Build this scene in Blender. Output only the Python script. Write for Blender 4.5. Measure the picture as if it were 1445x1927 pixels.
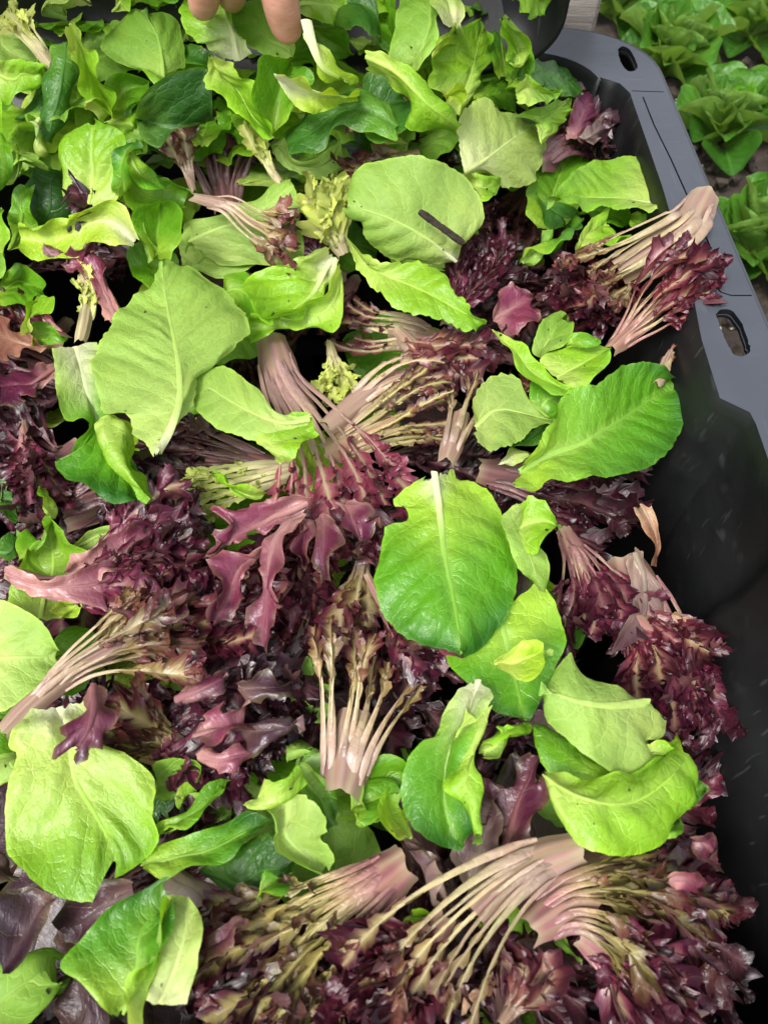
import bpy, bmesh, math, random
import numpy as np
from mathutils import Vector, Matrix, noise as mnoise

for _o in list(bpy.data.objects):
    bpy.data.objects.remove(_o)
SC = bpy.context.scene
COL = SC.collection
RNG = np.random.default_rng(7)
random.seed(7)

# ------------------------------------------------------------------ camera
CAM_H = 0.36                 # metres above the mean surface of the leaf pile (z = 0)
PITCH = math.radians(34.0)   # tilt away from straight down
FPX = 1392.0                 # focal length in photograph pixels
CX, CY = 722.5, 963.5
cam_d = bpy.data.cameras.new('camera')
cam = bpy.data.objects.new('camera', cam_d)
COL.objects.link(cam)
cam.location = (0, 0, CAM_H)
cam.rotation_euler = (PITCH, 0, 0)
cam_d.sensor_fit = 'VERTICAL'
cam_d.sensor_height = 36.0
cam_d.lens = 36.0 * FPX / 1927.0
cam_d.clip_start = 0.01
cam_d.clip_end = 200
cam_d.dof.use_dof = True
cam_d.dof.focus_distance = 0.42
cam_d.dof.aperture_fstop = 14.0
SC.camera = cam

# ------------------------------------------------------------------ world, sun, exposure
SUN_EL, SUN_AZ = math.radians(58), math.radians(-146)   # azimuth from +Y towards +X
w = bpy.data.worlds.new('World')
SC.world = w
w.use_nodes = True
nt = w.node_tree
nt.nodes.clear()
wo = nt.nodes.new('ShaderNodeOutputWorld')
bg = nt.nodes.new('ShaderNodeBackground')
sky = nt.nodes.new('ShaderNodeTexSky')
sky.sky_type = 'NISHITA'
sky.sun_disc = False
sky.sun_elevation = SUN_EL
sky.sun_rotation = SUN_AZ
sky.air_density = 1.0
sky.dust_density = 4.0
sky.ozone_density = 1.0
hs = nt.nodes.new('ShaderNodeHueSaturation')
hs.inputs['Saturation'].default_value = 0.25
nt.links.new(sky.outputs[0], hs.inputs['Color'])
nt.links.new(hs.outputs[0], bg.inputs['Color'])
bg.inputs['Strength'].default_value = 0.14
nt.links.new(bg.outputs[0], wo.inputs['Surface'])
sun_d = bpy.data.lights.new('sun', 'SUN')
sun_d.energy = 1.5
sun_d.angle = math.radians(16)
sun_d.color = (1.0, 0.97, 0.92)
sun = bpy.data.objects.new('sun', sun_d)
COL.objects.link(sun)
_sd = Vector((math.sin(SUN_AZ) * math.cos(SUN_EL), math.cos(SUN_AZ) * math.cos(SUN_EL), math.sin(SUN_EL)))
sun.rotation_euler = _sd.to_track_quat('Z', 'Y').to_euler()
SC.view_settings.view_transform = 'Standard'
SC.view_settings.look = 'None'
SC.view_settings.gamma = 1.0
SC.view_settings.use_curve_mapping = False
SC.view_settings.exposure = 1.26
SC.cycles.max_bounces = 8
SC.cycles.transmission_bounces = 4
SC.cycles.diffuse_bounces = 4

# ------------------------------------------------------------------ geometry of the place
def pile(x, y):
    """height of the mean leaf surface (m) where the sight line of photo point (x, y) meets it:
    flat in the crate, rising to the heap in the tipped tub at the back left"""
    x = np.asarray(x, float); y = np.asarray(y, float)
    up = np.interp(-y, [-500, -400, -300, -150, 0, 100, 250], [0, .030, .053, .083, .112, .130, .150])
    t = np.clip((1130 - x) / 330.0, 0, 1); t = t * t * (3 - 2 * t)
    dn = -0.022 * np.clip((x - 1120) / 180.0, 0, 1.2) * np.clip((y - 560) / 200.0, 0, 1)
    dn2 = -0.012 * np.clip((x - 1000) / 150.0, 0, 1) * np.clip((420 - y) / 200.0, 0, 1)
    return up * t + dn + dn2

def ray_to(x, y, z):
    """world point at height z on the sight line of photo point (x, y)"""
    x = np.asarray(x, float); y = np.asarray(y, float); z = np.asarray(z, float)
    u = (x - CX) / FPX; v = (CY - y) / FPX
    c, s = math.cos(PITCH), math.sin(PITCH)
    dx, dy, dz = u, s + v * c, -c + v * s
    t = (z - CAM_H) / dz
    return np.stack([dx * t, dy * t, CAM_H + dz * t], -1)

def px3(a):
    """(..., 3) photo x, photo y, height above the pile in mm -> world"""
    return ray_to(a[..., 0], a[..., 1], pile(a[..., 0], a[..., 1]) + a[..., 2] * 1e-3)

_K = RNG.normal(size=(24, 3)); _K /= np.linalg.norm(_K, axis=1)[:, None]
_F = RNG.uniform(.6, 1.7, 24); _PH = RNG.uniform(0, 6.28, 24)
def wob(p, freq, seed=0.0):
    """smooth pseudo-noise in about [-1, 1] at points p (..., 3)"""
    o = np.zeros(p.shape[:-1])
    for i in range(8):
        j = (i + int(seed * 7)) % 24
        o += np.sin((p @ _K[j]) * freq * _F[j] + _PH[j] + seed * 3.7 * (i + 1))
    return o / 3.4

def catmull(P, n):
    P = np.asarray(P, float)
    if len(P) == 2:
        t = np.linspace(0, 1, n)[:, None]
        return P[0] * (1 - t) + P[1] * t
    Q = np.vstack([2 * P[0] - P[1], P, 2 * P[-1] - P[-2]])
    out = []
    for i in range(1, len(Q) - 2):
        p0, p1, p2, p3 = Q[i - 1], Q[i], Q[i + 1], Q[i + 2]
        t = np.linspace(0, 1, 10, endpoint=False)[:, None]
        out.append(.5 * ((2 * p1) + (-p0 + p2) * t + (2 * p0 - 5 * p1 + 4 * p2 - p3) * t**2 + (-p0 + 3 * p1 - 3 * p2 + p3) * t**3))
    D = np.vstack(out + [P[-1:]])
    d = np.r_[0, np.cumsum(np.linalg.norm(np.diff(D[:, :2], axis=0), axis=1))]
    if d[-1] < 1e-9:
        return np.repeat(P[:1], n, 0)
    s = np.linspace(0, d[-1], n)
    return np.stack([np.interp(s, d, D[:, k]) for k in range(D.shape[1])], -1)

def cross_cr(rows, cols):
    """rows: (NR, K, 3) curve points; cols: float positions 0..K-1 -> (NR, NC, 3) smooth across"""
    NR, K, _ = rows.shape
    ext = np.concatenate([2 * rows[:, :1] - rows[:, 1:2], rows, 2 * rows[:, -1:] - rows[:, -2:-1]], 1)
    out = np.empty((NR, len(cols), 3))
    for c, q in enumerate(cols):
        i = min(int(q), K - 2); t = q - i
        p0, p1, p2, p3 = ext[:, i], ext[:, i + 1], ext[:, i + 2], ext[:, i + 3]
        v = .5 * ((2 * p1) + (-p0 + p2) * t + (2 * p0 - 5 * p1 + 4 * p2 - p3) * t**2 + (-p0 + 3 * p1 - 3 * p2 + p3) * t**3)
        if K == 3:
            lin = p1 * (1 - t) + p2 * t
            v = lin * .55 + v * .45
        out[:, c] = v
    return out

def grid_normals(P):
    a = np.gradient(P, axis=0); b = np.gradient(P, axis=1)
    n = np.cross(b, a)
    l = np.linalg.norm(n, axis=-1, keepdims=True)
    return n / np.maximum(l, 1e-12)

def unit(v): return v / np.maximum(np.linalg.norm(v, axis=-1, keepdims=True), 1e-9)

def sm(a, b, x):
    t = np.clip((x - a) / (b - a), 0, 1)
    return t * t * (3 - 2 * t)

# ------------------------------------------------------------------ object helpers
def link(name, data, parent=None):
    o = bpy.data.objects.new(name, data)
    COL.objects.link(o)
    if parent is not None:
        o.parent = parent
    return o

def props(o, label=None, cat=None, group=None, kind=None):
    if label: o['label'] = label
    if cat: o['category'] = cat
    if group: o['group'] = group
    if kind: o['kind'] = kind
    return o

def make_mesh(name, V, F, mat, col=None, sl=None, smooth=True):
    """V (n,3), F list or (m,4)/(m,3) array; col (n,3); sl (n,3)"""
    me = bpy.data.meshes.new(name)
    V = np.ascontiguousarray(V, np.float32)
    if isinstance(F, np.ndarray):
        m, k = F.shape
        me.vertices.add(len(V)); me.vertices.foreach_set('co', V.ravel())
        me.loops.add(m * k); me.loops.foreach_set('vertex_index', np.ascontiguousarray(F, np.int32).ravel())
        me.polygons.add(m)
        me.polygons.foreach_set('loop_start', np.arange(0, m * k, k, dtype=np.int32))
        me.update(calc_edges=True)
    else:
        me.from_pydata(V.tolist(), [], F)
        me.update()
    if smooth:
        me.polygons.foreach_set('use_smooth', np.ones(len(me.polygons), bool))
    if col is not None:
        a = me.attributes.new('col', 'FLOAT_COLOR', 'POINT')
        a.data.foreach_set('color', np.c_[col, np.ones(len(col))].astype(np.float32).ravel())
    if sl is not None:
        a = me.attributes.new('sl', 'FLOAT_VECTOR', 'POINT')
        a.data.foreach_set('vector', np.ascontiguousarray(sl, np.float32).ravel())
    if mat: me.materials.append(mat)
    return me

def grid_faces(NR, NC, flip=False, off=0):
    i = np.arange(NR - 1)[:, None] * NC + np.arange(NC - 1)[None, :]
    i = i.ravel() + off
    q = np.stack([i, i + 1, i + NC + 1, i + NC], -1)
    return q[:, ::-1].copy() if flip else q

# ------------------------------------------------------------------ materials
def new_mat(name):
    m = bpy.data.materials.new(name)
    m.use_nodes = True
    m.node_tree.nodes.clear()
    return m, m.node_tree

class NB:
    """tiny node builder"""
    def __init__(s, nt): s.nt = nt
    def n(s, typ, **kw):
        x = s.nt.nodes.new(typ)
        for k, v in kw.items(): setattr(x, k, v)
        return x
    def put(s, sock, v):
        if hasattr(v, 'is_output') or hasattr(v, 'links'): s.nt.links.new(v, sock)
        else: sock.default_value = v
    def math(s, op, a, b=0.0, clamp=False):
        x = s.n('ShaderNodeMath', operation=op, use_clamp=clamp)
        s.put(x.inputs[0], a); s.put(x.inputs[1], b)
        return x.outputs[0]
    def ramp(s, v, lo, hi, a=0.0, b=1.0):
        x = s.n('ShaderNodeMapRange', clamp=True, interpolation_type='SMOOTHSTEP')
        s.put(x.inputs[0], v); s.put(x.inputs[1], lo); s.put(x.inputs[2], hi); s.put(x.inputs[3], a); s.put(x.inputs[4], b)
        return x.outputs[0]
    def mix(s, f, a, b, mode='MIX'):
        x = s.n('ShaderNodeMix', data_type='RGBA', blend_type=mode)
        s.put(x.inputs[0], f); s.put(x.inputs[6], a); s.put(x.inputs[7], b)
        return x.outputs[2]
    def noise(s, vec, scale, detail=2.0, rough=.5):
        x = s.n('ShaderNodeTexNoise')
        if vec is not None: s.put(x.inputs['Vector'], vec)
        s.put(x.inputs['Scale'], scale); s.put(x.inputs['Detail'], detail); s.put(x.inputs['Roughness'], rough)
        return x
    def voro(s, vec, scale, feature='DISTANCE_TO_EDGE'):
        x = s.n('ShaderNodeTexVoronoi', feature=feature)
        if vec is not None: s.put(x.inputs['Vector'], vec)
        s.put(x.inputs['Scale'], scale)
        return x

def leaf_material(name, rough, veins, back_tint, back_amt, transl, spec=0.5, bump=1.0, net=1.0, sheen=0.0):
    """attributes: col = pigment, sl = (cm across from the midrib, cm along from the base, leaf seed)"""
    m, nt = new_mat(name)
    b = NB(nt)
    at = b.n('ShaderNodeAttribute', attribute_name='col').outputs['Color']
    slv = b.n('ShaderNodeAttribute', attribute_name='sl').outputs['Vector']
    sep = b.n('ShaderNodeSeparateXYZ'); nt.links.new(slv, sep.inputs[0])
    s, l, sd = sep.outputs
    n1 = b.noise(slv, .55, 3.0).outputs['Fac']
    n2 = b.noise(slv, 3.2, 3.0, .6).outputs['Fac']
    n3 = b.noise(slv, 14.0, 2.0, .6).outputs['Fac']
    ab = b.math('ABSOLUTE', s)
    # side veins leave the midrib at an angle and curve towards the tip
    q = b.math('SUBTRACT', l, b.math('MULTIPLY', ab, .95))
    q = b.math('ADD', q, b.math('MULTIPLY', b.math('POWER', ab, 2.0), .07))
    q = b.math('ADD', q, b.math('MULTIPLY', b.math('SUBTRACT', n1, .5), 1.5))
    q = b.math('ADD', q, b.math('MULTIPLY', b.math('SIGN', s), .31))
    q = b.math('ADD', q, b.math('MULTIPLY', b.math('SUBTRACT', n2, .5), .22))
    fr = b.math('PINGPONG', b.math('DIVIDE', q, 1.45), .5)
    vein = b.ramp(fr, 0.0, .040, 1.0, 0.0)
    vein = b.math('MULTIPLY', vein, b.ramp(ab, .0, 4.5, 1.0, .35))
    # fine net
    wv = b.n('ShaderNodeVectorMath', operation='ADD')
    nt.links.new(slv, wv.inputs[0])
    nv = b.noise(slv, 2.0, 2.0)
    sc = b.n('ShaderNodeVectorMath', operation='SCALE'); nt.links.new(nv.outputs['Color'], sc.inputs[0]); sc.inputs['Scale'].default_value = .5
    nt.links.new(sc.outputs[0], wv.inputs[1])
    vo = b.voro(wv.outputs[0], 1.55).outputs['Distance']
    vo2 = b.voro(wv.outputs[0], 5.0).outputs['Distance']
    net1 = b.ramp(vo, 0.0, .05, 1.0, 0.0)
    net2 = b.ramp(vo2, 0.0, .10, 1.0, 0.0)
    vv = b.math('MAXIMUM', vein, b.math('MULTIPLY', net1, .42 * net))
    vv = b.math('MAXIMUM', vv, b.math('MULTIPLY', net2, .16 * net))
    base = b.mix(b.math('MULTIPLY', b.math('SUBTRACT', n2, .35, True), .9), at, b.mix(1.0, at, (.74, .80, .62, 1), 'MULTIPLY'))
    base = b.mix(b.math('MULTIPLY', b.ramp(n1, .4, .75), .45), base, b.mix(1.0, at, (1.22, 1.12, .95, 1), 'MULTIPLY'))
    lite = b.mix(1.0, b.mix(1.0, at, (1.25, 1.2, 1.1, 1), 'MULTIPLY'), (.05, .06, .025, 1), 'ADD')
    base = b.mix(b.math('MULTIPLY', vv, veins), base, lite)
    # small dark specks and pale flecks of soil
    sp = b.ramp(b.noise(slv, 9.0, 1.0).outputs['Fac'], .80, .83)
    base = b.mix(b.math('MULTIPLY', sp, .45), base, (.03, .03, .015, 1))
    geo = b.n('ShaderNodeNewGeometry')
    backc = b.mix(back_amt, base, back_tint)
    base = b.mix(geo.outputs['Backfacing'], base, backc)
    hgt = b.math('SUBTRACT', b.math('MULTIPLY', b.ramp(vo, 0, .32), .4), b.math('MULTIPLY', vv, .7))
    hgt = b.math('ADD', hgt, b.math('MULTIPLY', b.ramp(fr, 0, .5), 1.3))
    hgt = b.math('ADD', hgt, b.math('MULTIPLY', n2, 1.1))
    hgt = b.math('ADD', hgt, b.math('MULTIPLY', n3, .18))
    bp = b.n('ShaderNodeBump'); bp.inputs['Strength'].default_value = .38 * bump; bp.inputs['Distance'].default_value = .0016
    nt.links.new(hgt, bp.inputs['Height'])
    pr = b.n('ShaderNodeBsdfPrincipled')
    nt.links.new(base, pr.inputs['Base Color'])
    ro = b.math('ADD', b.math('MULTIPLY', n2, .35), rough - .17)
    ro = b.math('ADD', ro, b.math('MULTIPLY', geo.outputs['Backfacing'], .15))
    nt.links.new(ro, pr.inputs['Roughness'])
    pr.inputs['Specular IOR Level'].default_value = spec
    pr.inputs['Coat Weight'].default_value = sheen
    pr.inputs['Coat Roughness'].default_value = .22
    nt.links.new(bp.outputs[0], pr.inputs['Normal'])
    tr = b.n('ShaderNodeBsdfTranslucent')
    nt.links.new(b.mix(1.0, base, (1.35, 1.25, .55, 1), 'MULTIPLY'), tr.inputs['Color'])
    mx = b.n('ShaderNodeMixShader'); mx.inputs[0].default_value = transl
    nt.links.new(pr.outputs[0], mx.inputs[1]); nt.links.new(tr.outputs[0], mx.inputs[2])
    out = b.n('ShaderNodeOutputMaterial')
    nt.links.new(mx.outputs[0], out.inputs['Surface'])
    return m

M_GREEN = leaf_material('green lettuce leaf', .33, .85, (.27, .43, .10, 1), .55, .36, .42, 1.05, 1.0, .10)
M_PALE = leaf_material('pale lettuce underside', .50, .85, (.14, .33, .04, 1), .55, .36, .30, .95, 1.0)
M_RED = leaf_material('red lettuce leaf', .36, .35, (.20, .10, .09, 1), .30, .14, .5, .8, .6, .12)
M_STEM = leaf_material('lettuce rib', .55, .12, (.45, .42, .22, 1), .2, .22, .28, .35, .2)

def plastic_material(name, sky_tint):
    m, nt = new_mat(name)
    b = NB(nt)
    tc = b.n('ShaderNodeTexCoord').outputs['Object']
    n1 = b.noise(tc, 9.0, 4.0, .6).outputs['Fac']
    n2 = b.noise(tc, 60.0, 3.0, .65).outputs['Fac']
    mp = b.n('ShaderNodeMapping'); nt.links.new(tc, mp.inputs[0]); mp.inputs['Rotation'].default_value = (.5, .3, .5); mp.inputs['Scale'].default_value = (190, 26, 30)
    sc1 = b.ramp(b.noise(mp.outputs[0], 1.0, 2.0, .5).outputs['Fac'], .655, .72)
    mp2 = b.n('ShaderNodeMapping'); nt.links.new(tc, mp2.inputs[0]); mp2.inputs['Rotation'].default_value = (-.7, .5, -.9); mp2.inputs['Scale'].default_value = (40, 240, 36)
    sc2 = b.ramp(b.noise(mp2.outputs[0], 1.0, 2.0, .5).outputs['Fac'], .66, .73)
    scr = b.math('MAXIMUM', sc1, sc2)
    scr = b.math('MULTIPLY', scr, b.ramp(n1, .40, .62))
    dust = b.math('MULTIPLY', b.ramp(n1, .35, .75), .5)
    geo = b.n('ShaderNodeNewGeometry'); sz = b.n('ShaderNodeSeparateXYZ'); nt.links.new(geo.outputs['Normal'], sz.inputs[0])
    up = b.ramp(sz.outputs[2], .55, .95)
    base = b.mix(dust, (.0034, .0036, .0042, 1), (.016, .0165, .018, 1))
    base = b.mix(b.math('MULTIPLY', b.math('MULTIPLY', up, sky_tint), b.math('ADD', .45, b.math('MULTIPLY', n1, .5))), base, (.060, .068, .086, 1))  # upward faces: bluish sky reflection painted into the base colour
    base = b.mix(b.math('MULTIPLY', scr, .16), base, (.12, .12, .12, 1))
    base = b.mix(b.math('MULTIPLY', b.ramp(n2, .62, .75), .08), base, (.11, .10, .085, 1))
    pr = b.n('ShaderNodeBsdfPrincipled')
    nt.links.new(base, pr.inputs['Base Color'])
    nt.links.new(b.math('ADD', b.math('MULTIPLY', n1, .30), b.math('ADD', b.math('MULTIPLY', n2, .2), .20)), pr.inputs['Roughness'])
    pr.inputs['Specular IOR Level'].default_value = .34
    bp = b.n('ShaderNodeBump'); bp.inputs['Strength'].default_value = .25; bp.inputs['Distance'].default_value = .0008
    nt.links.new(b.math('ADD', n2, b.math('MULTIPLY', scr, .8)), bp.inputs['Height'])
    nt.links.new(bp.outputs[0], pr.inputs['Normal'])
    out = b.n('ShaderNodeOutputMaterial'); nt.links.new(pr.outputs[0], out.inputs['Surface'])
    return m
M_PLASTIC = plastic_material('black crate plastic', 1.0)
M_TUB = plastic_material('dark tub plastic', .12)

def simple_mat(name, c1, c2, scale, rough=.85, bump=.4, dist=.003, stretch=(1, 1, 1), spec=.3, sss=0):
    m, nt = new_mat(name)
    b = NB(nt)
    tc = b.n('ShaderNodeTexCoord').outputs['Object']
    mp = b.n('ShaderNodeMapping'); nt.links.new(tc, mp.inputs[0]); mp.inputs['Scale'].default_value = stretch
    n1 = b.noise(mp.outputs[0], scale, 6.0, .62).outputs['Fac']
    n2 = b.noise(mp.outputs[0], scale * 5, 4.0, .6).outputs['Fac']
    base = b.mix(b.ramp(n1, .3, .7), (*c1, 1), (*c2, 1))
    base = b.mix(b.math('MULTIPLY', b.ramp(n2, .4, .8), .35), base, b.mix(1.0, base, (.5, .5, .5, 1), 'MULTIPLY'))
    pr = b.n('ShaderNodeBsdfPrincipled')
    nt.links.new(base, pr.inputs['Base Color'])
    pr.inputs['Roughness'].default_value = rough
    pr.inputs['Specular IOR Level'].default_value = spec
    if sss:
        pr.inputs['Subsurface Weight'].default_value = sss
        pr.inputs['Subsurface Radius'].default_value = (.006, .002, .001)
        pr.inputs['Subsurface Scale'].default_value = .5
    bp = b.n('ShaderNodeBump'); bp.inputs['Strength'].default_value = bump; bp.inputs['Distance'].default_value = dist
    nt.links.new(b.math('ADD', n1, b.math('MULTIPLY', n2, .4)), bp.inputs['Height'])
    nt.links.new(bp.outputs[0], pr.inputs['Normal'])
    out = b.n('ShaderNodeOutputMaterial'); nt.links.new(pr.outputs[0], out.inputs['Surface'])
    return m
M_SOIL = simple_mat('dark soil', (.018, .013, .010), (.05, .037, .028), 30, .95, 1.0, .006)
M_WOOD = simple_mat('weathered wood', (.15, .13, .115), (.28, .25, .22), 14, .85, .7, .002, (1, 12, 12))
M_SKIN = simple_mat('skin', (.56, .25, .18), (.64, .33, .25), 55, .48, .5, .0008, (1, 1, 2.2), .4, .2)
M_STONE = simple_mat('pale grit', (.22, .20, .17), (.40, .38, .33), 60, .9, .5, .001)
M_BARK = simple_mat('dark bark', (.016, .012, .009), (.045, .034, .025), 120, .85, 1.0, .002, (1, 6, 1))
# ------------------------------------------------------------------ ground
GZ = -0.215
def build_ground():
    n = 130
    xs = np.linspace(-1, 1, n); xs = np.sign(xs) * np.abs(xs) ** 2.2 * 40 + .45
    ys = np.linspace(-1, 1, n); ys = np.sign(ys) * np.abs(ys) ** 2.2 * 40 + .8
    X, Y = np.meshgrid(xs, ys)
    P = np.stack([X, Y, np.zeros_like(X)], -1)
    Z = GZ + .006 * wob(P, 9) + .004 * wob(P, 55, 1.) + .003 * wob(P, 160, 2.)
    P[..., 2] = Z
    o = link('ground', make_mesh('ground', P.reshape(-1, 3), grid_faces(n, n), M_SOIL))
    props(o, kind='structure')
    # loose clods and grit on the soil beside the crate
    def scatter(name, count, lo, hi, mat):
        bm = bmesh.new()
        for _ in range(count):
            x = random.uniform(.19, .95); y = random.uniform(.1, 1.25)
            r = random.uniform(lo, hi) * (random.random() ** 1.5 + .25)
            res = bmesh.ops.create_icosphere(bm, subdivisions=1, radius=r, matrix=Matrix.Translation((x, y, GZ + .004 + r * .3)))
            for v in res['verts']:
                c = Vector((x, y, GZ + .004)); d = v.co - c
                v.co = c + d * random.uniform(.65, 1.3); v.co.z = c.z + (v.co.z - c.z) * .8
        me = bpy.data.meshes.new(name); bm.to_mesh(me); bm.free(); me.materials.append(mat)
        props(link(name, me), kind='stuff')
    scatter('soil', 1500, .004, .016, M_SOIL)
    scatter('gravel', 1100, .002, .006, M_STONE)
build_ground()

# ------------------------------------------------------------------ crate
RIMZ = 0.07
XI, XO, YI, YO, XL, YF = .187, .2178, .648, .690, -.30, -.035   # inner/outer right, inner/outer back, inner left, inner front
def arc(cx, cy, r, a0, a1, n):
    return [(cx + r * math.cos(math.radians(a0 + (a1 - a0) * i / n)), cy + r * math.sin(math.radians(a0 + (a1 - a0) * i / n))) for i in range(n + 1)]
def W(x, y, z=RIMZ):
    p = ray_to(x, y, z); return (float(p[0]), float(p[1]))
def curve_plate(name, loops, z, thick, mat, parent, bevel=0.0):
    cu = bpy.data.curves.new(name, 'CURVE'); cu.dimensions = '2D'; cu.fill_mode = 'BOTH'
    cu.extrude = thick / 2; cu.bevel_depth = bevel; cu.bevel_resolution = 2
    for lp in loops:
        s = cu.splines.new('POLY'); s.points.add(len(lp) - 1); s.use_cyclic_u = True
        for p, q in zip(s.points, lp): p.co = (q[0], q[1], 0, 1)
    tmp = bpy.data.objects.new(name, cu); COL.objects.link(tmp)
    dg = bpy.context.evaluated_depsgraph_get()
    me = bpy.data.meshes.new_from_object(tmp.evaluated_get(dg))
    bpy.data.objects.remove(tmp); bpy.data.curves.remove(cu)
    me.name = name; me.materials.clear(); me.materials.append(mat)
    o = link(name, me, parent); o.location.z = z
    return o
def ribbon_loop(path, width):
    """thin closed outline round an open path (a groove)"""
    p = np.array(path, float); d = np.gradient(p, axis=0); nn = np.stack([-d[:, 1], d[:, 0]], -1); nn /= np.linalg.norm(nn, axis=1)[:, None]
    return [tuple(q) for q in np.vstack([p + nn * width / 2, (p - nn * width / 2)[::-1]])]
def ragged(loop, amt):
    p = catmull(np.c_[np.array(loop + loop[:1]), np.zeros(len(loop) + 1)], 46)[:-1, :2]
    for i in range(len(p)):
        p[i] += RNG.normal(size=2) * amt
    return [tuple(q) for q in p]

def loft_loops(loops3, closed=True):
    V = np.vstack(loops3); n = len(loops3[0]); F = []
    for k in range(len(loops3) - 1):
        for i in range(n if closed else n - 1):
            j = (i + 1) % n
            F.append((k * n + i, k * n + j, (k + 1) * n + j, (k + 1) * n + i))
    return V, F

def build_crate():
    root = link('crate', None); root.location = (0, .3, GZ)
    props(root, 'long black plastic harvest crate full of salad leaves, its rim slotted', 'crate')
    def child(name, V, F, smooth=True):
        V = np.asarray(V, float) - np.array(root.location)
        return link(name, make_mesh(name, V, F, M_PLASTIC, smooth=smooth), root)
    # inner outline, anticlockwise from the front right; the rim is wider round the slots, so the wall jogs there
    jog = .010
    inner = [(XI - .0, YF + .05)]
    inner += [(XI - .002, .16), (XI - .002, W(1445, 1010)[1]), (XI + .010, .20)]
    y2 = W(1400, 765)[1]
    y3 = W(1170, 150)[1]
    inner = []
    inner += arc(XI - .05, YF + .05, .05, -90, 0, 8)
    inner += [(XI - .006, .08), (XI - .006, .168), (XI - .005, .171), (XI + .002, .177), (XI + .003, .19), (XI + .004, y2 - .012), (XI + .003, y2 - .004), (XI - jog, y2 + .006), (XI - jog + .001, y2 + .05)]
    inner += [(XI - .004, .36), (XI, .46), (XI + .001, y3 - .02), (XI - .004, y3 - .006), (XI - .018, y3 + .004)]
    inner += arc(XI - .018 - .055, YI - .055, .055, 8, 90, 9)
    inner += [(.0, YI), (-.15, YI)]
    inner += arc(XL + .06, YI - .06, .06, 90, 180, 9)
    inner += arc(XL + .05, YF + .05, .05, 180, 270, 8)
    outer = arc(XO - .06, YF - .035 + .06, .06, -90, 0, 10) + [(XO, .2), (XO, .4)] + arc(XO - .075, YO - .075, .075, 0, 90, 14) + \
            [(0, YO)] + arc(XL - .03 + .07, YO - .07, .07, 90, 180, 10) + arc(XL - .03 + .06, YF - .035 + .06, .06, 180, 270, 10)
    def off(path, d):
        p = np.array(path); a = np.roll(p, -1, 0) - np.roll(p, 1, 0); nn = np.stack([a[:, 1], -a[:, 0]], -1); nn /= np.maximum(np.linalg.norm(nn, axis=1)[:, None], 1e-9)
        return p + nn * d
    inn = np.array(inner)
    # hand slots, torn along their edges
    s1 = ragged([W(1162, 92), W(1172, 87), W(1184, 93), W(1193, 108), W(1199, 124), W(1194, 133), W(1180, 133), W(1169, 120), W(1164, 106)], .00015)
    s2 = ragged([W(1346, 592), W(1356, 582), W(1376, 584), W(1392, 604), W(1404, 632), W(1411, 658), W(1400, 670), W(1382, 668), W(1368, 648), W(1356, 620)], .0002)
    slots = [s1, s2]
    for (x0, y0) in ((-.25, YI + .022),):
        slots.append(arc(x0, y0, .012, 0, 350, 16))
    grooves = [ribbon_loop([W(1188, 171), W(1248, 173)], .0012),
               ribbon_loop([W(1209, 182), W(1230, 235), W(1262, 300), W(1300, 385), W(1338, 470)], .0011),
               ribbon_loop([W(1345, 538), W(1356, 550), W(1375, 556), W(1414, 556)], .0011)]
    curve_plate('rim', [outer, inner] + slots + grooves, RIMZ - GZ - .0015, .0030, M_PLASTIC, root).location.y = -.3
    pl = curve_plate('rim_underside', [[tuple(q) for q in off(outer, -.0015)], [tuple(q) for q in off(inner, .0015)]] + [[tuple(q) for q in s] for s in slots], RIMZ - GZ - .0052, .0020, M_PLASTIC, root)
    pl.location.y = -.3
    # rolled outer lip
    op = np.array(outer); L = []
    for a in range(7):
        ang = math.radians(90 - a * 30)
        L.append(np.c_[off(outer, .003 * math.cos(ang)), np.full(len(op), RIMZ - .0032 + .0034 * math.sin(ang))])
    L.append(np.c_[off(outer, .0012), np.full(len(op), RIMZ - .020)])
    L.append(np.c_[off(outer, -.0012), np.full(len(op), RIMZ - .020)])
    L.append(np.c_[off(outer, -.0012), np.full(len(op), RIMZ - .004)])
    V, F = loft_loops(L); child('rim_lip', V, F)
    # walls: rounded shoulder under the rim, slight draft, a step a third of the way down
    prof = [(0.0, -.0004), (-.0012, -.003), (-.0025, -.009), (-.006, -.055), (-.0085, -.058), (-.011, -.12), (-.014, -.20), (-.020, -.262), (-.034, -.272)]
    L = []
    for d, dz in prof:
        L.append(np.c_[off(inner, d), np.full(len(inn), RIMZ + dz)])
    V, F = loft_loops(L)
    F = [tuple(reversed(f)) for f in F]
    nl = len(L[0]); base = (len(L) - 1) * nl
    F.append(tuple(range(base, base + nl)))
    child('inner_wall', V, F)
    L = []
    for d, dz in [(.004, -.006), (-.001, -.12), (-.008, -.27), (-.022, -.2835)]:
        L.append(np.c_[off(inner, d + .003), np.full(len(inn), RIMZ + dz)])
    V, F = loft_loops(L)
    F.append(tuple(reversed(range((len(L) - 1) * nl, len(L) * nl))))
    child('outer_wall', V, F)
build_crate()

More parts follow.
